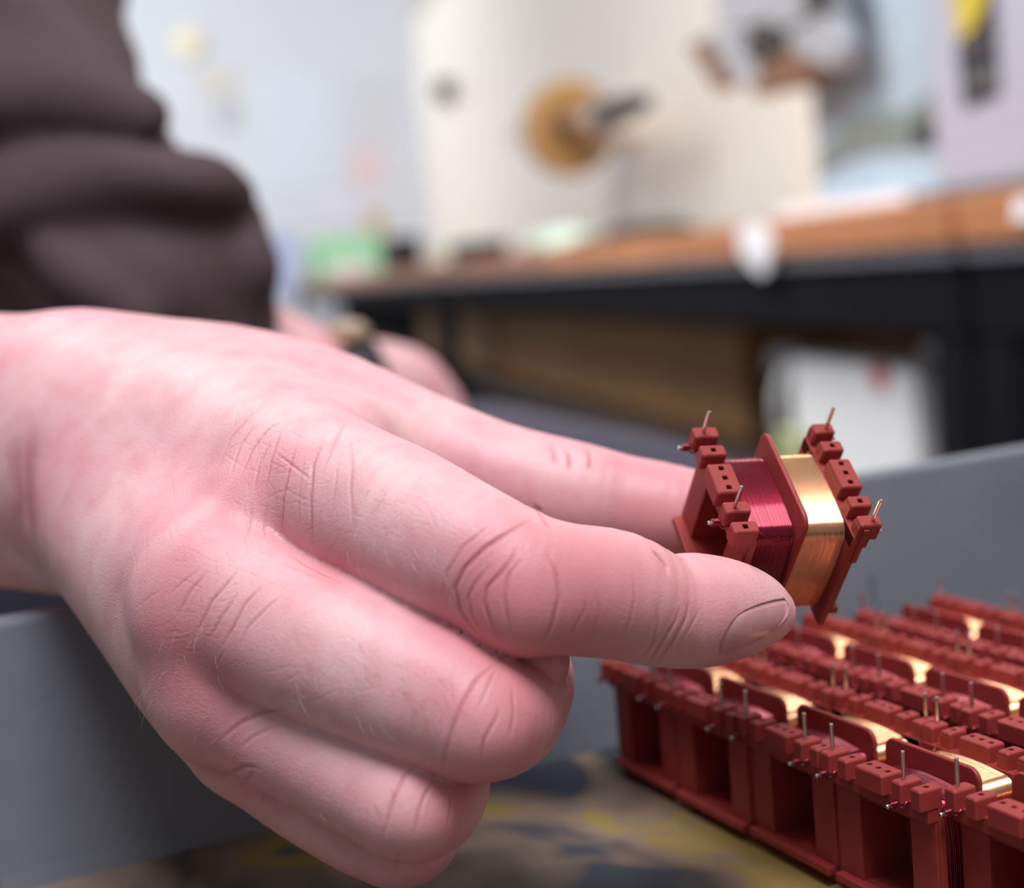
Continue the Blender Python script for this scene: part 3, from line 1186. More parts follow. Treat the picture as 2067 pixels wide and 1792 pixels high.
def person_mesh(name, V, faces, m, parent=person, attrs=None, smooth=True):
    """V in camera mm -> world, child of the person"""
    W = c2w(np.asarray(V, float) / 1000.0) - PLOC
    me = bpy.data.meshes.new(name)
    faces = [np.asarray(f) for f in faces] if isinstance(faces, list) else [faces]
    loops = np.concatenate([f.ravel() for f in faces]).astype(np.int32)
    tot = np.concatenate([np.full(len(f), f.shape[1]) if f.ndim == 2 else np.array([len(f)]) for f in faces]).astype(np.int32)
    me.vertices.add(len(W))
    me.vertices.foreach_set('co', W.astype(np.float32).ravel())
    me.loops.add(len(loops))
    me.loops.foreach_set('vertex_index', loops)
    me.polygons.add(len(tot))
    st = np.concatenate([[0], np.cumsum(tot)[:-1]]).astype(np.int32)
    me.polygons.foreach_set('loop_start', st)
    me.polygons.foreach_set('loop_total', tot)
    me.polygons.foreach_set('use_smooth', np.full(len(tot), smooth))
    for k, a in (attrs or {}).items():
        at = me.attributes.new(k, 'FLOAT', 'POINT')
        at.data.foreach_set('value', np.asarray(a, np.float32))
    me.update(calc_edges=True)
    me.validate()
    me.materials.append(m)
    o = bpy.data.objects.new(name, me)
    C.objects.link(o)
    o.parent = parent
    return o


def to_surface(sdf, P, n=6):
    P = np.asarray(P, np.float32)
    for _ in range(n):
        P = P - grad(sdf, P, .3) * sdf(P)[:, None]
    return P, grad(sdf, P, .3)


def chain_mm(pts, m=4):
    """Chain from camera millimetres instead of pixels"""
    c = Chain([(0, 0, 100, 1), (1, 1, 100, 1)], 1)
    J = np.array(pts, float)
    Q = np.vstack([2 * J[0] - J[1], J, 2 * J[-1] - J[-2]])
    out = []
    for i in range(1, len(Q) - 2):
        p0, p1, p2, p3 = Q[i - 1:i + 3]
        for k in range(m):
            t = k / m
            out.append(0.5 * (2 * p1 + (p2 - p0) * t + (2 * p0 - 5 * p1 + 4 * p2 - p3) * t * t + (3 * p1 - p0 - 3 * p2 + p3) * t ** 3))
    out.append(J[-1])
    c.n = np.array(out, np.float32)
    return c


# ---- left forearm and hand, resting on the thigh (far out of focus), neck and head above the frame
l_arm = Chain([(330, 640, 575, 30), (430, 712, 580, 29), (600, 790, 586, 27), (700, 812, 590, 23.5)])
l_back = [Chain([(700, 812, 590, 21), (800, 790, 596, 19), (860, 830, 600, 15)]), Chain([(700, 830, 600, 20), (810, 830, 610, 18), (880, 870, 615, 14)]), Chain([(700, 850, 612, 18), (800, 870, 622, 16), (870, 905, 626, 13)])]
l_fing = [Chain([(860, 830, 600, 11), (905, 905, 592, 9.5), (915, 985, 588, 8.5), (900, 1045, 588, 7)]), Chain([(872, 850, 608, 11), (935, 925, 604, 9.5), (950, 1005, 600, 8.5), (935, 1060, 600, 7)]),
          Chain([(880, 875, 616, 11), (950, 950, 616, 9), (965, 1025, 612, 8), (950, 1075, 612, 7)]), Chain([(870, 905, 626, 10), (935, 980, 628, 8.5), (945, 1040, 626, 7.5), (930, 1085, 626, 6.5)]),
          Chain([(740, 830, 588, 12), (790, 900, 578, 10), (850, 960, 572, 9), (880, 1005, 572, 7.5)])]
neck = chain_mm([(-330, -500, 700, 60), (-310, -600, 680, 56)])
head = [chain_mm([(-300, -690, 665, 74), (-290, -730, 665, 76)]), chain_mm([(-275, -640, 630, 48), (-272, -625, 615, 36)])]
nose = chain_mm([(-262, -690, 600, 8), (-256, -668, 588, 11)])
ears = [chain_mm([(-225, -690, 680, 8), (-222, -665, 678, 6)]), chain_mm([(-372, -690, 650, 8), (-375, -665, 650, 6)])]
inner = [Chain([(-160, -700, 690, 50), (-60, -300, 660, 44), (15, 0, 630, 37), (70, 190, 600, 34), (200, 410, 566, 30), (310, 500, 558, 29), (350, 590, 560, 28), (430, 712, 580, 28)]),
         chain_mm([(-400, -400, 600, 52), (-380, -200, 520, 46), (-350, -20, 460, 42), (-320, 15, 440, 40), (-240, 10, 404, 36)]),
         chain_mm([(-330, -500, 700, 60), (-330, -300, 720, 98), (-330, -50, 740, 105), (-320, 150, 760, 105)]), chain_mm([(-250, -420, 690, 50), (-330, -430, 690, 60), (-410, -410, 620, 50)])]


def left_sdf(P):
    P = np.asarray(P, np.float32)
    d = smins([l_arm(P)] + [c(P) for c in l_back], 12)
    d = smin(d, smins([c(P) for c in l_fing], 1.5), 6)
    d = smin(d, smins([c(P) for c in inner], 16), 6)
    return smins([d, head[0](P), head[1](P), neck(P), nose(P), ears[0](P), ears[1](P)], 12)


LV, LQ, LN = surface_nets(left_sdf, (-480, -830, 350), (40, 290, 880), 3.6)
nH, nL = len(HV), len(LV)
BV = np.concatenate([HV, LV])
zz = np.zeros(nL)
# join the fine hand to the coarse body inside the sleeve
ia = int(np.argmin(HV[:, 0]))
ib = nH + int(np.argmin(((LV - HV[ia]) ** 2).sum(1)))
e1 = int(np.argmin(((HV - HV[ia]) ** 2).sum(1) + 1e6 * (np.arange(nH) == ia)))
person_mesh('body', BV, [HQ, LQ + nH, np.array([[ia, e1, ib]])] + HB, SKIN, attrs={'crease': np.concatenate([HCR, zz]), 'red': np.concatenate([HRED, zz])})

def on_skin(px):
    S, ok = trace(hand_sdf, px)
    T, _ = to_surface(hand_sdf, [cpt(a, b, 213) for a, b in px])
    S = np.where(ok[:, None], S, T).astype(np.float32)
    return S, grad(hand_sdf, S, .3)


# ---- fingernail of the index finger
top_b = [(1487, 1240), (1510, 1227), (1535, 1218), (1560, 1212), (1584, 1209)]
bot_b = [(1452, 1322), (1478, 1318), (1508, 1306), (1538, 1290), (1560, 1270)]
NAILM = mat('fingernail', (0.60, 0.31, 0.32), 0.24, var=0.08, scale=300, bump=0.00003, bscale=900, spec=0.6)
RIMM = mat('grimy_nail_edge', (0.30, 0.17, 0.11), 0.6, var=0.25, scale=900)


def lerp_poly(pl, t):
    f = t * (len(pl) - 1)
    i = min(int(f), len(pl) - 2)
    f -= i
    return np.array(pl[i]) * (1 - f) + np.array(pl[i + 1]) * f


ns, ntt = 15, 13
gp, prof = [], []
for i in range(ns):
    for j in range(ntt):
        s, t = i / (ns - 1), j / (ntt - 1)
        a, b = lerp_poly(top_b, s), lerp_poly(bot_b, s)
        p = a * (1 - t) + b * t
        p[0] -= 10 * math.sin(PI * t) * (1 - s)          # rounded cuticle
        p[0] += 14 * math.sin(PI * t) * s                # rounded free edge
        gp.append((p[0], p[1]))
        prof.append(0.34 * min(1, 4 * s + .25) * (0.35 + 0.65 * math.sin(PI * t) ** .5 if 0 < t < 1 else .2))
S, SN = on_skin(gp)
prof = np.array(prof, np.float32)
top = S + SN * prof[:, None]
bot = S - SN * 0.5
nv = len(S)
fc = []
for i in range(ns - 1):
    for j in range(ntt - 1):
        q = [i * ntt + j, (i + 1) * ntt + j, (i + 1) * ntt + j + 1, i * ntt + j + 1]
        fc.append(q)
        fc.append([nv + k for k in reversed(q)])
brd = [j for j in range(ntt)] + [i * ntt + ntt - 1 for i in range(1, ns)] + [(ns - 1) * ntt + j for j in range(ntt - 2, -1, -1)] + [i * ntt for i in range(ns - 2, 0, -1)]
for k in range(len(brd)):
    a, b = brd[k], brd[(k + 1) % len(brd)]
    fc.append([b, a, nv + a, nv + b])
nail = person_mesh('fingernail', np.concatenate([top, bot]), np.array(fc), NAILM)
nail['label'] = 'index fingernail with a grimy edge'
# grime along the free edge and the near corner
bm = bmesh.new()
ed = [p for p in [(1474, 1258), (1487, 1240), (1505, 1229), (1530, 1219), (1556, 1212), (1580, 1208), (1589, 1220), (1584, 1240)]]
ES, EN = on_skin(ed)
ES = ES + EN * .12
tube(bm, [Vector(c2w(p / 1000.0) - PLOC) for p in ES], [.00005, .0001, .00014, .00014, .00014, .00016, .00016, .00005], 6)
rim = bm_obj('nail_rim', bm, RIMM, nail, smooth=True)

# ---- fine hairs on the fingers and along the edge of the hand
HAIRM = mat('fine_body_hair', (0.30, 0.17, 0.09), 0.45, var=0.3, scale=200)
HAIRL = mat('pale_body_hair', (0.75, 0.62, 0.50), 0.4, var=0.2, scale=200)


def hairs(name, regions, m, rad):
    roots, dirs, lens = [], [], []
    for cx0, cy0, wx, wy, dx, dy, n, l0, l1 in regions:
        for _ in range(n):
            roots.append((cx0 + rnd.gauss(0, wx), cy0 + rnd.gauss(0, wy)))
            a = math.atan2(dy, dx) + rnd.gauss(0, .45)
            dirs.append((math.cos(a), math.sin(a)))
            lens.append(rnd.uniform(l0, l1))
    S, ok = trace(hand_sdf, roots)
    Nn = grad(hand_sdf, S, .3)
    bm = bmesh.new()
    for p, o, nn, d, l in zip(S, ok, Nn, dirs, lens):
        if not o:
            continue
        t = np.array([d[0], d[1], 0.0])
        t = t - nn * (t @ nn)
        t /= np.linalg.norm(t) + 1e-9
        cv = rnd.uniform(-.35, .35)
        sd = np.cross(nn, t)
        q = [p + t * l * f + sd * cv * l * f * f + nn * (0.05 + l * .22 * math.sin(f * 2.2)) for f in (0, .25, .5, .75, 1)]
        tube(bm, [Vector(c2w(x / 1000.0) - PLOC) for x in q], [rad, rad, rad * .9, rad * .6, rad * .2], 3, cap=False)
    o = bm_obj(name, bm, m, person)
    o['kind'] = 'stuff'
    return o


hairs('hand_hair', [(850, 1430, 40, 26, .5, .8, 16, 2.5, 5.5), (790, 1360, 60, 30, .8, .5, 12, 1.5, 3), (700, 1620, 60, 30, .6, .7, 12, 1.5, 3), (760, 1050, 50, 40, .3, .9, 10, 1.2, 2.5)], HAIRM, .00002)
hairs('pale_hair', [(820, 1100, 60, 60, .2, .9, 26, 1.5, 3), (700, 1010, 60, 50, .4, .9, 16, 1.5, 3), (640, 1370, 60, 40, .7, .5, 26, 1.5, 3.2), (360, 1320, 40, 60, -.6, .7, 14, 1.5, 3), (420, 1480, 40, 40, -.5, .8, 10, 1.5, 3), (300, 1400, 14, 30, -.8, .6, 6, 3, 6)], HAIRL, .000016)

# ---- clothes: jacket (left sleeve in view), trousers
JACK = mat('dark_plum_cotton', (0.080, 0.048, 0.055), 0.75, var=0.12, scale=25, bump=0.0006, bscale=500)
TROU = mat('navy_work_cotton', (0.045, 0.042, 0.066), 0.8, var=0.15, scale=20, bump=0.0006, bscale=500)
sleeve_l = Chain([(-160, -700, 690, 66), (-60, -300, 660, 58), (15, 0, 630, 49), (70, 190, 604, 43), (200, 415, 570, 36.5), (310, 500, 558, 37), (348, 590, 558, 36.5), (390, 680, 566, 34)])
sleeve_r = chain_mm([(-405, -400, 600, 68), (-385, -200, 520, 60), (-345, -20, 455, 55), (-320, 15, 440, 52), (-262, 10, 408, 44)])
torso = [chain_mm([(-330, -470, 690, 80), (-330, -300, 720, 115), (-330, -50, 740, 122), (-320, 150, 760, 122)]), chain_mm([(-235, -425, 690, 62), (-330, -440, 690, 70), (-412, -415, 620, 64)])]
folds = [Chain([(-80, 200, 560, 18), (60, 204, 552, 17), (200, 212, 542, 14), (290, 235, 540, 10)]), Chain([(-80, 440, 560, 20), (80, 410, 545, 18), (260, 380, 528, 14), (400, 372, 528, 12), (470, 400, 540, 9)]),
         Chain([(90, 470, 545, 10), (160, 560, 530, 12), (280, 650, 527, 12)]), Chain([(-60, 0, 598, 18), (60, 50, 586, 17), (170, 130, 574, 13), (235, 180, 570, 9)]), Chain([(505, 440, 545, 7), (515, 530, 545, 8), (495, 640, 550, 8)])]


def jacket_sdf(P):
    P = np.asarray(P, np.float32)
    d = smins([c(P) for c in torso], 40)
    d = smin(d, smin(sleeve_l(P), sleeve_r(P), 5), 14)
    d = smin(d, smins([f(P) for f in folds], 4), 6)
    w = 1.6 * np.sin(P[:, 1] * .16 + 2.2 * np.sin(P[:, 0] * .03)) * np.sin(P[:, 0] * .05 + P[:, 2] * .04)
    return d + w


JV, JQ, JN = surface_nets(jacket_sdf, (-490, -580, 360), (0, 290, 870), 3.6)
person_mesh('jacket', JV, JQ, JACK)
th = [Chain([(-250, 1230, 760, 95), (300, 1130, 700, 82), (700, 1105, 655, 68), (930, 1118, 640, 64), (1150, 1140, 620, 58), (1340, 1165, 608, 54), (1400, 1230, 606, 54)]),
      Chain([(-250, 1230, 800, 95), (300, 1100, 790, 82), (800, 1065, 775, 68), (1080, 1070, 760, 60), (1280, 1105, 745, 56), (1330, 1150, 745, 56)])]
shin = [chain_mm([(76, 68, 606, 54), (88, 230, 600, 50), (60, 420, 660, 42), (40, 640, 720, 42)]), chain_mm([(75, 60, 745, 56), (85, 230, 740, 50), (60, 430, 790, 42), (40, 620, 860, 42)])]


def trouser_sdf(P):
    P = np.asarray(P, np.float32)
    d = smins([c(P) for c in th], 12)
    d = smin(d, smins([c(P) for c in shin], 4), 14)
    return d + 1.5 * np.sin(P[:, 0] * .09 + P[:, 2] * .06) * np.sin(P[:, 1] * .05)


UV, UQ, UN = surface_nets(trouser_sdf, (-470, -110, 480), (200, 720, 960), 6.0)
person_mesh('trousers', UV, UQ, TROU)
# shoes on the floor
SHOEM = mat('black_leather', (0.02, 0.02, 0.02), 0.4)
for x, y in ((0.05, 0.62), (0.06, 0.77)):
    bm = bmesh.new()
    box(bm, -0.05, 0.05, -0.13, 0.15, 0.0, 0.025, 0.01, 2)
    box(bm, -0.046, 0.046, -0.10, 0.14, 0.02, 0.085, 0.03, 3)
    bm_obj('shoe', bm, SHOEM, person, smooth=True, matrix=Matrix.Translation(Vector((x, y, 0)) - Vector(PLOC)) @ Matrix.Rotation(1.2, 4, 'Z'))
# hair cap
HCM = mat('brown_head_hair', (0.05, 0.03, 0.02), 0.6)


def hairc_sdf(P):
    P = np.asarray(P, np.float32)
    d = head[0](P) - 5
    cut = (P[:, 1] + 745) * .75 - (P[:, 2] - 650) * .66
    return np.maximum(d, cut)


RV, RQ, RN = surface_nets(hairc_sdf, (-400, -830, 570), (-180, -600, 780), 5.0, proj=0)
person_mesh('hair', RV, RQ, HCM)

# ---- wrist watch on the left arm
wc = cpt(705, 812, 590) / 1000
ax = cpt(745, 806, 594) / 1000 - wc
ax = Vector(c2w(ax) - CAMLOC).normalized()
wv = Vector(c2w(wc) - PLOC)
upv = Vector((0.1, -0.25, 1)).normalized()
upv = (upv - ax * upv.dot(ax)).normalized()
sdv = ax.cross(upv)
WM = Matrix(((sdv.x, upv.x, ax.x, wv.x), (sdv.y, upv.y, ax.y, wv.y), (sdv.z, upv.z, ax.z, wv.z), (0, 0, 0, 1)))
watch = empty('wristwatch')
watch.parent = person
watch.matrix_local = WM
bm = bmesh.new()
lathe_p = [(0.0245, -0.009), (0.0265, -0.0085), (0.0265, 0.0085), (0.0245, 0.009)]
n = 40
rings = [[bm.verts.new((r * math.cos(2 * PI * k / n), r * math.sin(2 * PI * k / n), z)) for k in range(n)] for r, z in lathe_p]
for i in range(4):
    a, b = rings[i], rings[(i + 1) % 4]
    for k in range(n):
        bm.faces.new((a[k], a[(k + 1) % n], b[(k + 1) % n], b[k]))
bm_obj('watch_strap', bm, mat('black_rubber', (0.02, 0.02, 0.022), 0.5), watch, smooth=True)
bm = bmesh.new()
lathe(bm, [(0.005, 0), (0.0078, 0.0), (0.0085, 0.002), (0.0085, 0.004), (0.0078, 0.0052), (0.006, 0.0055)], 32, Matrix.Translation((0, 0.0255, 0)) @ Matrix.Rotation(-PI / 2, 4, 'X'))
bm_obj('watch_case', bm, mat('brushed_gold_case', (0.62, 0.42, 0.28), 0.35, 0.8), watch, smooth=False)
bm = bmesh.new()
lathe(bm, [(0.0001, 0.0), (0.0062, 0.0), (0.0062, 0.001), (0.0001, 0.001)], 32, Matrix.Translation((0, 0.031, 0)) @ Matrix.Rotation(-PI / 2, 4, 'X'))
bm_obj('watch_dial', bm, mat('pale_watch_dial', (0.55, 0.42, 0.33), 0.4), watch)

# ================================================================ BACKGROUND: benches, machines, walls
def bench_box(name, m, x0, x1, y0, y1, z0, z1, parent=None, bevel=0.003, rot=None):
    """box in the bench frame; top-level things get an origin at their base"""
    bm = bmesh.new()
    cx_, cy_ = (x0 + x1) / 2, (y0 + y1) / 2
    if parent is None:
        box(bm, x0 - cx_, x1 - cx_, y0 - cy_, y1 - cy_, 0, z1 - z0, bevel)
        o = bm_obj(name, bm, m)
        o.matrix_world = BMAT @ Matrix.Translation((cx_, cy_, z0)) @ (rot or Matrix())
        return o
    bl = parent['_b']
    box(bm, x0 - bl[0], x1 - bl[0], y0 - bl[1], y1 - bl[1], z0 - bl[2], z1 - bl[2], bevel)
    return bm_obj(name, bm, m, parent)


def bench_empty(name, x, y, z, label, cat, group=None):
    o = empty(name, matrix=BMAT @ Matrix.Translation((x, y, z)))
    tag(o, label, cat, group)
    o['_b'] = (x, y, z)
    return o


FZ = -BO[2]                                    # floor in the bench frame
WOOD = mat('worn_pine_board', (0.54, 0.215, 0.085), 0.5, var=0.2, scale=9, bump=0.0005, bscale=60)
WOOD2 = mat('worn_pine_board_dark', (0.44, 0.175, 0.085), 0.5, var=0.2, scale=9, bump=0.0005, bscale=60)
BLACK = mat('black_painted_steel', (0.008, 0.008, 0.011), 0.85, var=0.2, scale=20, spec=0.08)
GREYST = mat('grey_steel_angle', (0.16, 0.16, 0.19), 0.4, var=0.1, scale=20)

# walls ------------------------------------------------------------
bm = bmesh.new()
box(bm, -6, 9.6, 1.05, 1.15, FZ, 2.4)
w = bm_obj('wall_right', bm, CREAMW)
w.matrix_world = BMAT
w['kind'] = 'structure'
bm = bmesh.new()
box(bm, 9.6, 9.7, -8.5, 1.15, FZ, 2.4)
w = bm_obj('wall_back', bm, WALLM)
w.matrix_world = BMAT
w['kind'] = 'structure'

# two benches end to end -----------------------------------------
JX = bxat(1915, 0.0, 420)                       # joint between the near and the far bench


def bench(x0, x1, label, woods):
    r = bench_empty('workbench', x0, 0.4, FZ, label, 'workbench', 'workbenches')
    n = len(woods)
    for i, m in enumerate(woods):
        a, b = x0 + (x1 - x0) * i / n, x0 + (x1 - x0) * (i + 1) / n
        bench_box('bench_top', m, a + .003, b - .003, 0.0, 0.8, -0.042, 0.0, r, 0.004)
    bench_box('frame_rail', GREYST, x0 + .004, x1 - .004, 0.006, 0.05, -0.056, -0.042, r, 0.001)
    bench_box('frame_rail', BLACK, x0 + .004, x1 - .004, 0.012, 0.05, -0.122, -0.056, r, 0.002)
    bench_box('frame_rail', BLACK, x0 + .004, x1 - .004, 0.75, 0.79, -0.122, -0.042, r, 0.002)
    for lx in (x0 + .004, x1 - .069):
        for ly in (0.014, 0.75):
            bench_box('leg', BLACK, lx, lx + .065, ly, ly + .04, FZ, -0.122, r, 0.002)
    bench_box('shelf', mat('dark_shelf_board', (0.05, 0.035, 0.03), 0.6), x0 + .05, x1 - .05, 0.06, 0.75, -0.345, -0.325, r, 0.002)
    return r


bench(JX, JX + 3.0, 'long workbench with worn wooden top and black steel frame', [WOOD, WOOD2])
fb = bench(JX + 3.01, JX + 9.2, 'far workbench continuing under the green crate', [WOOD])
bench_box('added_dark_backing', BLACK, JX + 3.1, JX + 9.1, 0.30, 0.32, FZ + .05, -0.05, fb, 0.002)  # dark sheet added to hide the bright wall and darken under the bench
nb = bench(JX - 1.6, JX - .006, 'near workbench at the right edge with black side panel', [WOOD])
bench_box('side_panel', BLACK, JX - 1.5, JX - .08, 0.018, 0.03, FZ + .1, -0.122, nb, 0.002)

# strips of masking tape / paper tags on the bench edge
PAPER = mat('white_paper_tag', (0.85, 0.84, 0.88), 0.7, var=0.03)


def tagpaper(pts_px, label):
    P = [bray(x, y, -0.002) for x, y in pts_px]
    bm = bmesh.new()
    c = np.mean(P, 0)
    a = [bm.verts.new((p[0] - c[0], -0.0015 - .004 * (i in (3, 4)), p[2] - c[2])) for i, p in enumerate(P)]
    b = [bm.verts.new((p[0] - c[0], 0.001, p[2] - c[2])) for p in P]
    bm.faces.new(a)
    bm.faces.new(b[::-1])
    k = len(P)
    for i in range(k):
        bm.faces.new((a[i], b[i], b[(i + 1) % k], a[(i + 1) % k]))
    bmesh.ops.recalc_face_normals(bm, faces=bm.faces)
    o = bm_obj('paper_tag', bm, PAPER)
    o.matrix_world = BMAT @ Matrix.Translation((c[0], -0.002, c[2]))
    tag(o, label, 'tag', 'paper tags on the bench edge')


tagpaper([(1490, 462), (1520, 450), (1550, 458), (1562, 500), (1556, 545), (1540, 556), (1520, 540), (1497, 510)], 'crumpled white paper tag stuck on the wooden bench edge')
tagpaper([(2052, 400), (2085, 395), (2090, 440), (2058, 445)], 'white paper tag at the right end of the bench edge')

# things on the bench ---------------------------------------------
GREEN = mat('mint_green_plastic', (0.36, 0.78, 0.46), 0.45, var=0.08)
GREEND = mat('dark_green_plastic', (0.08, 0.32, 0.12), 0.5)
DARK = mat('black_bin_plastic', (0.015, 0.013, 0.012), 0.5)
WHITE = mat('white_enamel', (0.80, 0.80, 0.82), 0.4, var=0.03)


def bpx(x, y, z=0.0):
    """bench frame point -> pixel column"""
    c_ = MC @ (BO + BX * x + BY * y + np.array([0, 0, z]) - CAMLOC)
    return CX + F * c_[0] / c_[2]


def open_bin(name, m, px0, px1, y0, length, pyt, label, cat, t=0.006):
    """bin whose near end spans pixel columns px0..px1, standing y0 behind the bench edge"""
    x0 = bxat(px0, y0)
    x1 = x0 + length
    lo_, hi_ = y0, y0 + 2.0
    for _ in range(40):
        y1 = (lo_ + hi_) / 2
        lo_, hi_ = (y1, hi_) if bpx(x0, y1) < px1 else (lo_, y1)
    h = bray(px0, pyt, y0)[2]
    r = bench_empty(name, (x0 + x1) / 2, (y0 + y1) / 2, 0.0, label, cat)
    bench_box('base', m, x0, x1, y0, y1, 0.0, t, r, 0.001)
    bench_box('side', m, x0, x0 + t, y0, y1, t, h, r, 0.001)
    bench_box('side', m, x1 - t, x1, y0, y1, t, h, r, 0.001)
    bench_box('side', m, x0 + t, x1 - t, y0, y0 + t, t, h, r, 0.001)
    bench_box('side', m, x0 + t, x1 - t, y1 - t, y1, t, h, r, 0.001)
    return r


g = open_bin('green_crate', GREEN, 628, 775, 0.05, 0.45, 482, 'mint green plastic crate on the far bench', 'crate', 0.012)
bl = g['_b']
gx, gy = bl[0] - .225, bl[1]
bench_box('label_panel', WHITE, gx - .006, gx - .001, gy - .12, gy + .12, 0.01, 0.09, g, 0.001)
bench_box('corner_post', GREEND, gx - .01, gx + .012, .042, .075, 0.0, 0.17, g, 0.001)
open_bin('parts_bin', DARK, 782, 856, 0.04, 0.25, 480, 'black parts bin standing right of the green crate', 'bin')
open_bin('parts_bin', DARK, 936, 1028, 0.05, 0.25, 488, 'low black parts bin beside the crumpled green bag', 'bin')

# roll of cream tape
xr = bxat(905, 0.075)
bm = bmesh.new()
n = 36
th_ = bray(905, 500, .07)[2]
prof = [(0.028, 0), (0.055, 0), (0.055, th_), (0.028, th_)]
rings = [[bm.verts.new((r * math.cos(2 * PI * k / n), r * math.sin(2 * PI * k / n), z)) for k in range(n)] for r, z in prof]
for i in range(4):
    a, b = rings[i], rings[(i + 1) % 4]
    for k in range(n):
        bm.faces.new((a[k], a[(k + 1) % n], b[(k + 1) % n], b[k]))
bmesh.ops.recalc_face_normals(bm, faces=bm.faces)
o = bm_obj('tape_roll', bm, mat('cream_tape', (0.80, 0.72, 0.55), 0.5))
o.matrix_world = BMAT @ Matrix.Translation((xr, 0.07, 0.0))
tag(o, 'roll of cream tape lying on the bench between the black bins', 'tape')


def lumpy(name, m, px, y, rx, ry, rz, label, cat, seed):
    """soft crumpled bag: a sphere pushed in and out by noise, flat underneath"""
    bm = bmesh.new()
    bmesh.ops.create_icosphere(bm, subdivisions=4, radius=1.0)
    rr = random.Random(seed)
    ks = [(Vector((rr.gauss(0, 1), rr.gauss(0, 1), rr.gauss(0, 1))) * 2.4, rr.uniform(0, 6)) for _ in range(9)]
    for v in bm.verts:
        f = 1 + sum(0.06 * math.sin(v.co.dot(k) + p) for k, p in ks)
        v.co = Vector((v.co.x * rx * f, v.co.y * ry * f, max(0.0, (v.co.z * f + .55) / 1.55) * rz))
    o = bm_obj(name, bm, m, smooth=True)
    o.matrix_world = BMAT @ Matrix.Translation((bxat(px, y), y, 0.0))
    tag(o, label, cat)
    return o


lumpy('plastic_bag', mat('pale_green_film', (0.46, 0.80, 0.58), 0.35, var=0.25, scale=18, alpha_mix=(0.80, 0.88, 0.80)), 1130, 0.12, 0.17, 0.07, bray(1130, 462, .12)[2], 'crumpled pale green plastic bag on the wooden bench', 'bag', 3)
lumpy('dark_cloth', mat('dark_oily_cloth', (0.03, 0.025, 0.015), 0.8), 1310, 0.34, 0.20, 0.10, bray(1310, 446, .34)[2], 'dark cloth lying behind the green plastic bag', 'cloth', 5)
o = bench_box('amber_bottle', mat('amber_plastic', (0.80, 0.55, 0.20), 0.3), bxat(748, .60), bxat(748, .60) + .09, 0.60, 0.68, 0.0, max(.2, bray(748, 420, .60)[2]), bevel=0.03)
tag(o, 'small amber bottle behind the green crate', 'bottle')

# winding machine: cream housing with a wooden faceplate, chrome chuck and dark spindle
HOUS = mat('cream_enamel', (0.84, 0.79, 0.71), 0.4, var=0.02, scale=4)
yv = 0.55
hx0, hz0 = bray(1180, 250, yv)[0], bray(1180, 250, yv)[2]
mx0, mx1 = sorted((bxat(1640, .62, 250), bxat(850, .62, 250)))
mr = bench_empty('winding_machine', (mx0 + mx1) / 2, 0.8, 0.0, 'cream coil winding machine with wooden faceplate and dark spindle', 'machine')
bench_box('housing', HOUS, mx0, mx1, 0.62, 1.03, 0.0, 1.3, mr, 0.01)
bench_box('base_plate', mat('dark_base_plate', (0.06, 0.05, 0.035), 0.5), mx0 + .1, mx1, 0.50, 0.62, 0.0, 0.022, mr, 0.003)
c0 = bray(1148, 258, 0.42)
d0 = float(np.dot(np.array(BMAT @ Vector(c0)) - CAMLOC, MC[2]))
tw = pt(1308, 203, d0 * .82) - BO
tipw = np.array([np.dot(tw, BX), np.dot(tw, BY), tw[2]])
d = Vector(tipw - c0)
spin = d.normalized()
q = spin.to_track_quat('Z', 'Y').to_matrix().to_4x4()
bl = Vector(mr['_b'])
SM = Matrix.Translation(Vector(c0) - bl) @ q
L_ = d.length
pxm = F / (np.dot(BMAT @ Vector(c0) - Vector(CAMLOC), Vector(MC[2])))          # pixels per metre there
R_ = 96 / pxm
bm = bmesh.new()
lathe(bm, [(R_ * .2, -0.02), (R_ * .95, -0.02), (R_, -0.012), (R_, 0.02), (R_ * .9, 0.032), (R_ * .3, 0.034)], 40, SM)
bm_obj('faceplate', bm, mat('varnished_wood_disc', (0.52, 0.29, 0.10), 0.35, var=0.2, scale=12), mr, smooth=False)
bm = bmesh.new()
tube(bm, [Vector((c0[0], 0.64, c0[2])) - bl, Vector((c0[0], 0.5, c0[2])) - bl, Vector(c0) - bl - spin * 0.01], R_ * .5, 24)
bm_obj('bearing', bm, HOUS, mr)
bm = bmesh.new()
lathe(bm, [(R_ * .42, 0.03), (R_ * .42, L_ * .16), (R_ * .36, L_ * .2)], 32, SM)
bm_obj('hub', bm, mat('dark_wood_hub', (0.10, 0.035, 0.02), 0.4), mr)
bm = bmesh.new()
lathe(bm, [(R_ * .30, L_ * .2), (R_ * .34, L_ * .24), (R_ * .34, L_ * .50), (R_ * .26, L_ * .54)], 32, SM)
bm_obj('chuck', bm, mat('polished_chrome', (0.85, 0.86, 0.90), 0.12, 1.0, var=0.03), mr, smooth=False)
bm = bmesh.new()
lathe(bm, [(R_ * .25, L_ * .53), (R_ * .24, L_ * .75), (R_ * .17, L_ * .95), (R_ * .10, L_)], 24, SM)
bm_obj('spindle', bm, mat('dark_steel_spindle', (0.05, 0.04, 0.04), 0.4, 0.3), mr)
kp = bray(1052, 262, 0.60)
bm = bmesh.new()
lathe(bm, [(R_ * .2, 0), (R_ * .24, 0.01), (R_ * .24, 0.05), (R_ * .15, 0.06)], 24, Matrix.Translation(Vector(kp) - bl) @ Matrix.Rotation(PI / 2, 4, 'X'))
bm_obj('knob', bm, WHITE, mr)
kp = bray(905, 180, 0.60)
bm = bmesh.new()
box(bm, -.07, .07, -.06, .02, -.045, .04, 0.012, 2, Matrix.Translation(Vector(kp) - bl))
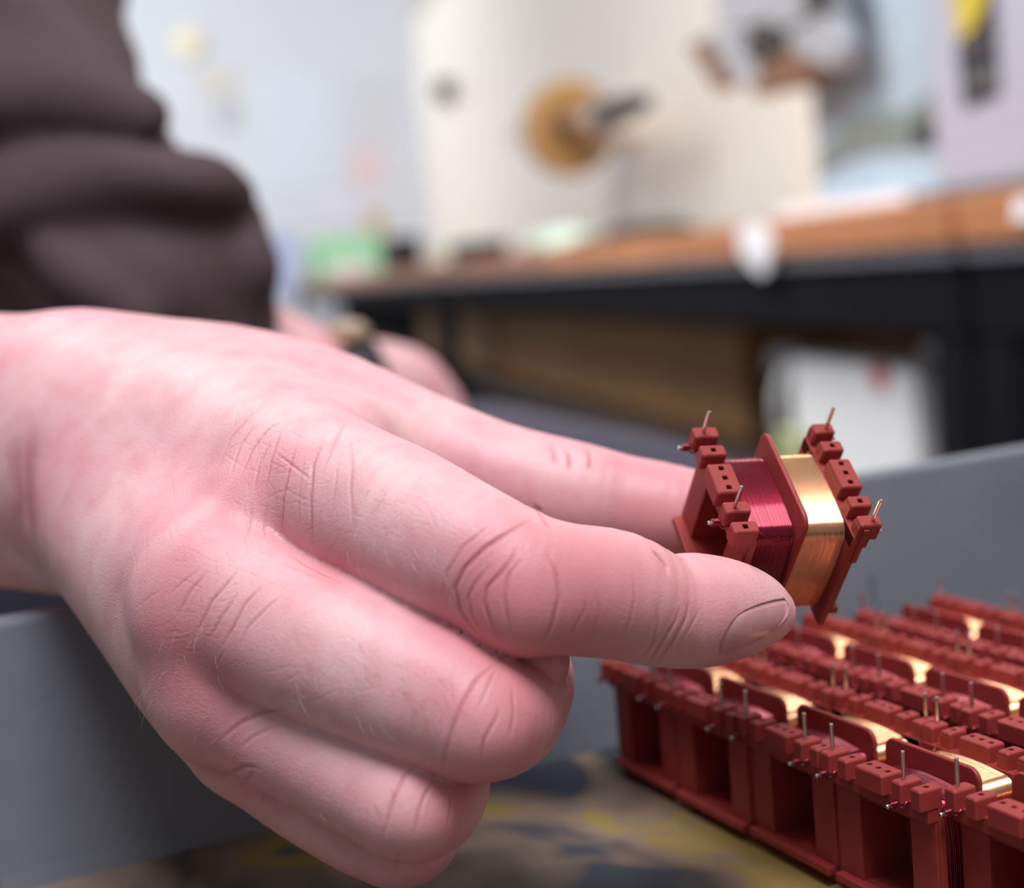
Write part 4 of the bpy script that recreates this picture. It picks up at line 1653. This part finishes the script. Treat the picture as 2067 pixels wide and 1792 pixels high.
tube(bm, [Vector(kp) - bl + Vector((.05, -.01, .03)), Vector(kp) - bl + Vector((-.01, -.03, .0)), Vector(kp) - bl + Vector((-.06, -.03, -.07))], 0.02, 8)
bm_obj('switch_fitting', bm, mat('dark_brass_fitting', (0.05, 0.03, 0.015), 0.5), mr)

# clamp arm reaching out over the machine
CLG = mat('cast_aluminium', (0.50, 0.50, 0.53), 0.4, 0.4, var=0.1)
CLB = mat('brown_jaw_pad', (0.20, 0.10, 0.055), 0.6, var=0.15)
CLK = mat('oily_black_iron', (0.03, 0.025, 0.02), 0.4)
yc = 0.19
cb = bray(1560, 60, yc)
cr_ = bench_empty('tension_clamp', cb[0], yc, cb[2] - .2, 'grey metal clamp arm with brown jaw pads above the bench', 'clamp')


def poly_part(name, m, pts, y0, y1, parent, flip=False):
    y0, y1 = yc + (y0 - yc) * .35, yc + (y1 - yc) * .35
    P = [bray(x, y, yc) for x, y in pts]
    bl_ = parent['_b']
    bm = bmesh.new()
    a = [bm.verts.new((p[0] - bl_[0], y0 - bl_[1], p[2] - bl_[2])) for p in P]
    b = [bm.verts.new((p[0] - bl_[0], y1 - bl_[1], p[2] - bl_[2])) for p in P]
    k = len(P)
    bm.faces.new(a)
    bm.faces.new(b[::-1])
    for i in range(k):
        bm.faces.new((a[i], b[i], b[(i + 1) % k], a[(i + 1) % k]))
    bmesh.ops.recalc_face_normals(bm, faces=bm.faces)
    bmesh.ops.bevel(bm, geom=list(bm.edges), offset=0.003, segments=2, affect='EDGES', profile=.5)
    return bm_obj(name, bm, m, parent)


poly_part('jaw_pad', CLB, [(1398, 92), (1440, 70), (1492, 158), (1458, 184)], yc - .03, yc + .05, cr_)
poly_part('jaw_arm', CLG, [(1440, 68), (1490, 40), (1530, 62), (1512, 110), (1545, 165), (1530, 180), (1498, 160)], yc - .04, yc + .04, cr_)
poly_part('clamp_body', CLG, [(1470, -120), (1680, -120), (1690, 10), (1600, 60), (1570, 40), (1500, 62), (1462, 30)], yc - .05, yc + .06, cr_)
poly_part('jaw_block', CLK, [(1526, 82), (1578, 40), (1600, 92), (1545, 130)], yc - .045, yc + .02, cr_)
poly_part('jaw_pad', CLB, [(1545, 128), (1605, 100), (1668, 128), (1640, 178), (1560, 188), (1540, 196), (1530, 180)], yc - .035, yc + .05, cr_)
poly_part('jaw_arm', CLG, [(1600, 60), (1690, 20), (1712, 90), (1700, 140), (1668, 128), (1610, 98)], yc - .03, yc + .05, cr_)
poly_part('post', CLG, [(1535, -1500), (1585, -1500), (1585, -118), (1535, -118)], yc - .02, yc + .03, cr_)
poly_part('cable', CLK, [(1640, -40), (1700, -40), (1690, 12), (1650, 16)], yc - .06, yc - .03, cr_)

# pale blue instrument and its cover sheet
BLUE = mat('pale_blue_enamel', (0.40, 0.50, 0.58), 0.45, var=0.10, scale=9)
GG = mat('grey_green_panel', (0.20, 0.23, 0.21), 0.5, var=0.08)
yb_ = 0.24
x1_, x0_ = bxat(1640, yb_, 250), bxat(1905, yb_, 250)
ir = bench_empty('instrument_cabinet', (x0_ + x1_) / 2, .4, 0.0, 'pale blue instrument cabinet with grey green front between machine and sticker panel', 'cabinet')
bench_box('cabinet_body', BLUE, x0_, x1_, yb_, 0.62, 0.022, 0.9, ir, 0.006)
bench_box('foot_plate', WHITE, x0_ - .01, x1_ + .012, yb_ - .06, 0.62, 0.0, 0.022, ir, 0.004)


def bpoly(name, m, pts, y, t, parent):
    P = [bray(a, b, y) for a, b in pts]
    bl_ = parent['_b']
    bm = bmesh.new()
    a = [bm.verts.new((p[0] - bl_[0], y - bl_[1], p[2] - bl_[2])) for p in P]
    b = [bm.verts.new((p[0] - bl_[0], y + t - bl_[1], p[2] - bl_[2])) for p in P]
    k = len(P)
    bm.faces.new(a)
    bm.faces.new(b[::-1])
    for i in range(k):
        bm.faces.new((a[i], b[i], b[(i + 1) % k], a[(i + 1) % k]))
    bmesh.ops.recalc_face_normals(bm, faces=bm.faces)
    return bm_obj(name, bm, m, parent)


bpoly('front_panel', GG, [(1648, 345), (1650, 318), (1700, 262), (1740, 228), (1830, 226), (1862, 190), (1885, 190), (1885, 292), (1760, 300), (1700, 318), (1668, 345)], yb_ - .006, .005, ir)
bpoly('socket', mat('black_socket', (0.01, 0.012, 0.012), .4), [(1840, 250), (1880, 245), (1884, 285), (1845, 288)], yb_ - .012, .005, ir)

# grey control cabinet on the near bench, with a printed sticker
LG = mat('light_grey_enamel', (0.44, 0.44, 0.52), 0.45, var=0.03)
yg = 0.14
xg1, xg0 = bxat(1882, yg, 250), bxat(2300, yg, 250)
gr = bench_empty('control_cabinet', (xg0 + xg1) / 2, .4, 0.0, 'light grey control cabinet with a yellow and black sticker', 'cabinet')
bench_box('cabinet_body', LG, xg0, xg1, yg, 0.62, 0.012, 0.9, gr, 0.006)
bench_box('foot_plate', mat('dark_grey_foot', (0.09, 0.10, 0.10), .5), xg0, xg1 + .025, yg - .02, 0.62, 0.0, 0.012, gr, 0.002)
st = bpoly('sticker', mat('black_print', (0.012, 0.014, 0.02), .5), [(1918, -60), (2000, -80), (2013, 188), (1944, 216)], yg - .003, .002, gr)
for nm, m, pts in (('yellow_print', mat('yellow_print', (0.62, 0.48, 0.04), .5), [(1920, -30), (1992, -40), (1988, 10), (1970, 48), (1948, 72), (1932, 82)]),
                   ('mauve_print', mat('mauve_print', (0.16, 0.11, 0.115), .5), [(1938, 92), (1998, 68), (2000, 88), (1940, 108)]),
                   ('grey_print', mat('grey_print', (0.14, 0.14, 0.13), .5), [(1948, 158), (1985, 135), (2006, 128), (2008, 166), (1950, 178)])):
    P = [bray(a, b, yg - .0035) for a, b in pts]
    bl_ = gr['_b']
    bm = bmesh.new()
    vv = [bm.verts.new((p[0] - bl_[0], yg - .0035 - bl_[1], p[2] - bl_[2])) for p in P]
    f = bm.faces.new(vv)
    ex = bmesh.ops.extrude_face_region(bm, geom=[f])
    bmesh.ops.translate(bm, vec=(0, .0004, 0), verts=[v for v in ex['geom'] if isinstance(v, bmesh.types.BMVert)])
    bmesh.ops.recalc_face_normals(bm, faces=bm.faces)
    bm_obj(nm, bm, m, st)

# things under the bench, on its shelf -----------------------------
SZ = -0.325


def shelf_box(name, m, px0, px1, pyt, y0, y1, label, cat, bevel=0.006):
    x1_, x0_ = bxat(px0, y0, 760), bxat(px1, y0, 760)
    zt = bray((px0 + px1) / 2, pyt, y0)[2]
    r = bench_empty(name, (x0_ + x1_) / 2, (y0 + y1) / 2, SZ, label, cat)
    bench_box('body', m, x0_, x1_, y0, y1, SZ, zt, r, bevel)
    return r, x0_, x1_, zt


CARD = mat('brown_cardboard', (0.34, 0.17, 0.06), 0.75, var=0.15, scale=6)
r, a, b, zt = shelf_box('cardboard_box', CARD, 860, 1505, 640, 0.16, 0.60, 'large brown cardboard box on the shelf under the bench', 'box')
bench_box('flap', CARD, a, b, 0.158, 0.162, zt - .13, zt - .004, r, 0.001)
r, a, b, zt = shelf_box('white_canister', mat('white_plastic_can', (0.86, 0.88, 0.90), 0.4, var=0.05), 1585, 1842, 722, 0.06, 0.26, 'white plastic canister with a red round label under the bench', 'canister', 0.02)
rc = bray(1776, 762, 0.0595)
bm = bmesh.new()
bl_ = Vector(r['_b'])
lathe(bm, [(0.001, 0), (0.016, 0), (0.016, 0.0025), (0.001, 0.0025)], 28, Matrix.Translation(Vector(rc) - bl_) @ Matrix.Rotation(PI / 2, 4, 'X'))
bm_obj('round_label', bm, mat('red_label', (0.62, 0.04, 0.08), 0.5), r)
bench_box('cap', mat('white_plastic_can', (0.86, 0.88, 0.90)), a + .02, a + .06, .10, .14, zt, zt + .018, r, 0.004)
hp = [bray(1590, 730, .075), bray(1570, 800, .068), bray(1572, 880, .068)]
bm = bmesh.new()
tube(bm, [Vector(p) - bl_ for p in hp], 0.008, 8)
bm_obj('handle', bm, mat('white_plastic_can', (0.86, 0.88, 0.90)), r, smooth=True)
sp = [bray(1640, 735, .10), bray(1610, 705, .09), bray(1568, 712, .08), bray(1560, 745, .08)]
bm = bmesh.new()
tube(bm, [Vector(p) - bl_ for p in sp], [.008, .009, .011, .009], 12)
bm_obj('spout', bm, mat('grey_spout_plastic', (0.45, 0.45, 0.48), .4), r, smooth=True)
o = bench_box('orange_box', mat('dull_orange_card', (0.20, 0.06, 0.02), 0.6), bxat(1830, .3, 660), bxat(1690, .3, 660), .3, .5, SZ, bray(1760, 640, .3)[2])
tag(o, 'dull orange box on the shelf behind the white canister', 'box')
r, a, b, zt = shelf_box('green_cloth_bundle', mat('yellow_green_cloth', (0.40, 0.44, 0.22), 0.8), 1555, 1610, 868, 0.04, 0.055, 'yellow green cloth bundle in front of the white canister', 'cloth', 0.006)

# far wall: posters and a round lamp ------------------------------
xw = 9.6


def wray(px, py):
    d_ = np.array([(px - CX) / F, (py - CY) / F, 1.0]) @ MC
    s_ = (xw - np.dot(CAMLOC - BO, BX)) / np.dot(d_, BX)
    w_ = CAMLOC + d_ * s_ - BO
    return np.array([xw, np.dot(w_, BY), w_[2]])


def poster(px0, py0, px1, py1, col, label, nm='poster'):
    a, b = wray(px0, py0), wray(px1, py1)
    o = bench_box(nm, mat(label.replace(' ', '_')[:40], col, .6, var=.04), xw - .012, xw - .002, min(a[1], b[1]), max(a[1], b[1]), min(a[2], b[2]), max(a[2], b[2]), bevel=0.001)
    tag(o, label, 'poster', 'papers pinned to the far wall')


poster(505, 160, 690, 380, (0.80, 0.86, 0.97), 'large pale blue poster on the far wall')
poster(540, 470, 612, 600, (0.55, 0.63, 0.88), 'pale blue sheet low on the far wall beside the sleeve')
poster(700, 300, 780, 375, (0.90, 0.72, 0.76), 'small pink notice on the far wall')
poster(640, 390, 735, 450, (0.84, 0.85, 0.97), 'white notice below the pink one on the far wall')
poster(395, 140, 480, 190, (0.78, 0.74, 0.68), 'beige paper slip on the far wall beside the sleeve')
poster(430, 200, 490, 260, (0.62, 0.64, 0.67), 'grey paper slip on the far wall beside the sleeve')
poster(700, 160, 800, 280, (0.76, 0.78, 0.82), 'light grey drawing sheet on the far wall')
lp = wray(378, 88)
lr = bench_empty('wall_lamp', lp[0] - .03, lp[1], lp[2], 'round pale yellow lamp glowing on the far wall', 'lamp')
bm = bmesh.new()
lathe(bm, [(.02, 0), (.115, 0), (.12, .015), (.1, .03)], 32, Matrix.Rotation(-PI / 2, 4, 'Y'))
bm_obj('lamp_base', bm, WHITE, lr)
lm = bpy.data.materials.new('lamp_glow')
lm.use_nodes = True
e_ = lm.node_tree.nodes['Principled BSDF']
e_.inputs['Emission Color'].default_value = (1.0, 0.90, 0.55, 1)
e_.inputs['Emission Strength'].default_value = 0.30
e_.inputs['Base Color'].default_value = (0.80, 0.76, 0.55, 1)
bm = bmesh.new()
bmesh.ops.create_uvsphere(bm, u_segments=24, v_segments=12, radius=.095)
for v in bm.verts:
    v.co.x *= .5
bm_obj('lamp_shade', bm, lm, lr, smooth=True, matrix=Matrix.Translation((-.03, 0, 0)))
for o_ in list(bpy.data.objects):
    if '_b' in o_:
        del o_['_b']

# low table under the crate
tt = empty('work_table', matrix=Matrix.Translation((T0W[0] - .02, T0W[1], 0)) @ Matrix.Rotation(YAW, 4, 'Z'))
tag(tt, 'low wooden table under the grey crate', 'table')
ztop = T0W[2] + (ZF - 1.3) * U
bm = bmesh.new()
box(bm, -.14, .16, -.22, .17, ztop - .025, ztop - .0005, .003)
bm_obj('table_top', bm, WOOD2, tt)
for sx in (-.12, .12):
    for sy in (-.19, .14):
        bm = bmesh.new()
        box(bm, sx - .02, sx + .02, sy - .02, sy + .02, 0, ztop - .025, .002)
        bm_obj('leg', bm, WOOD2, tt)
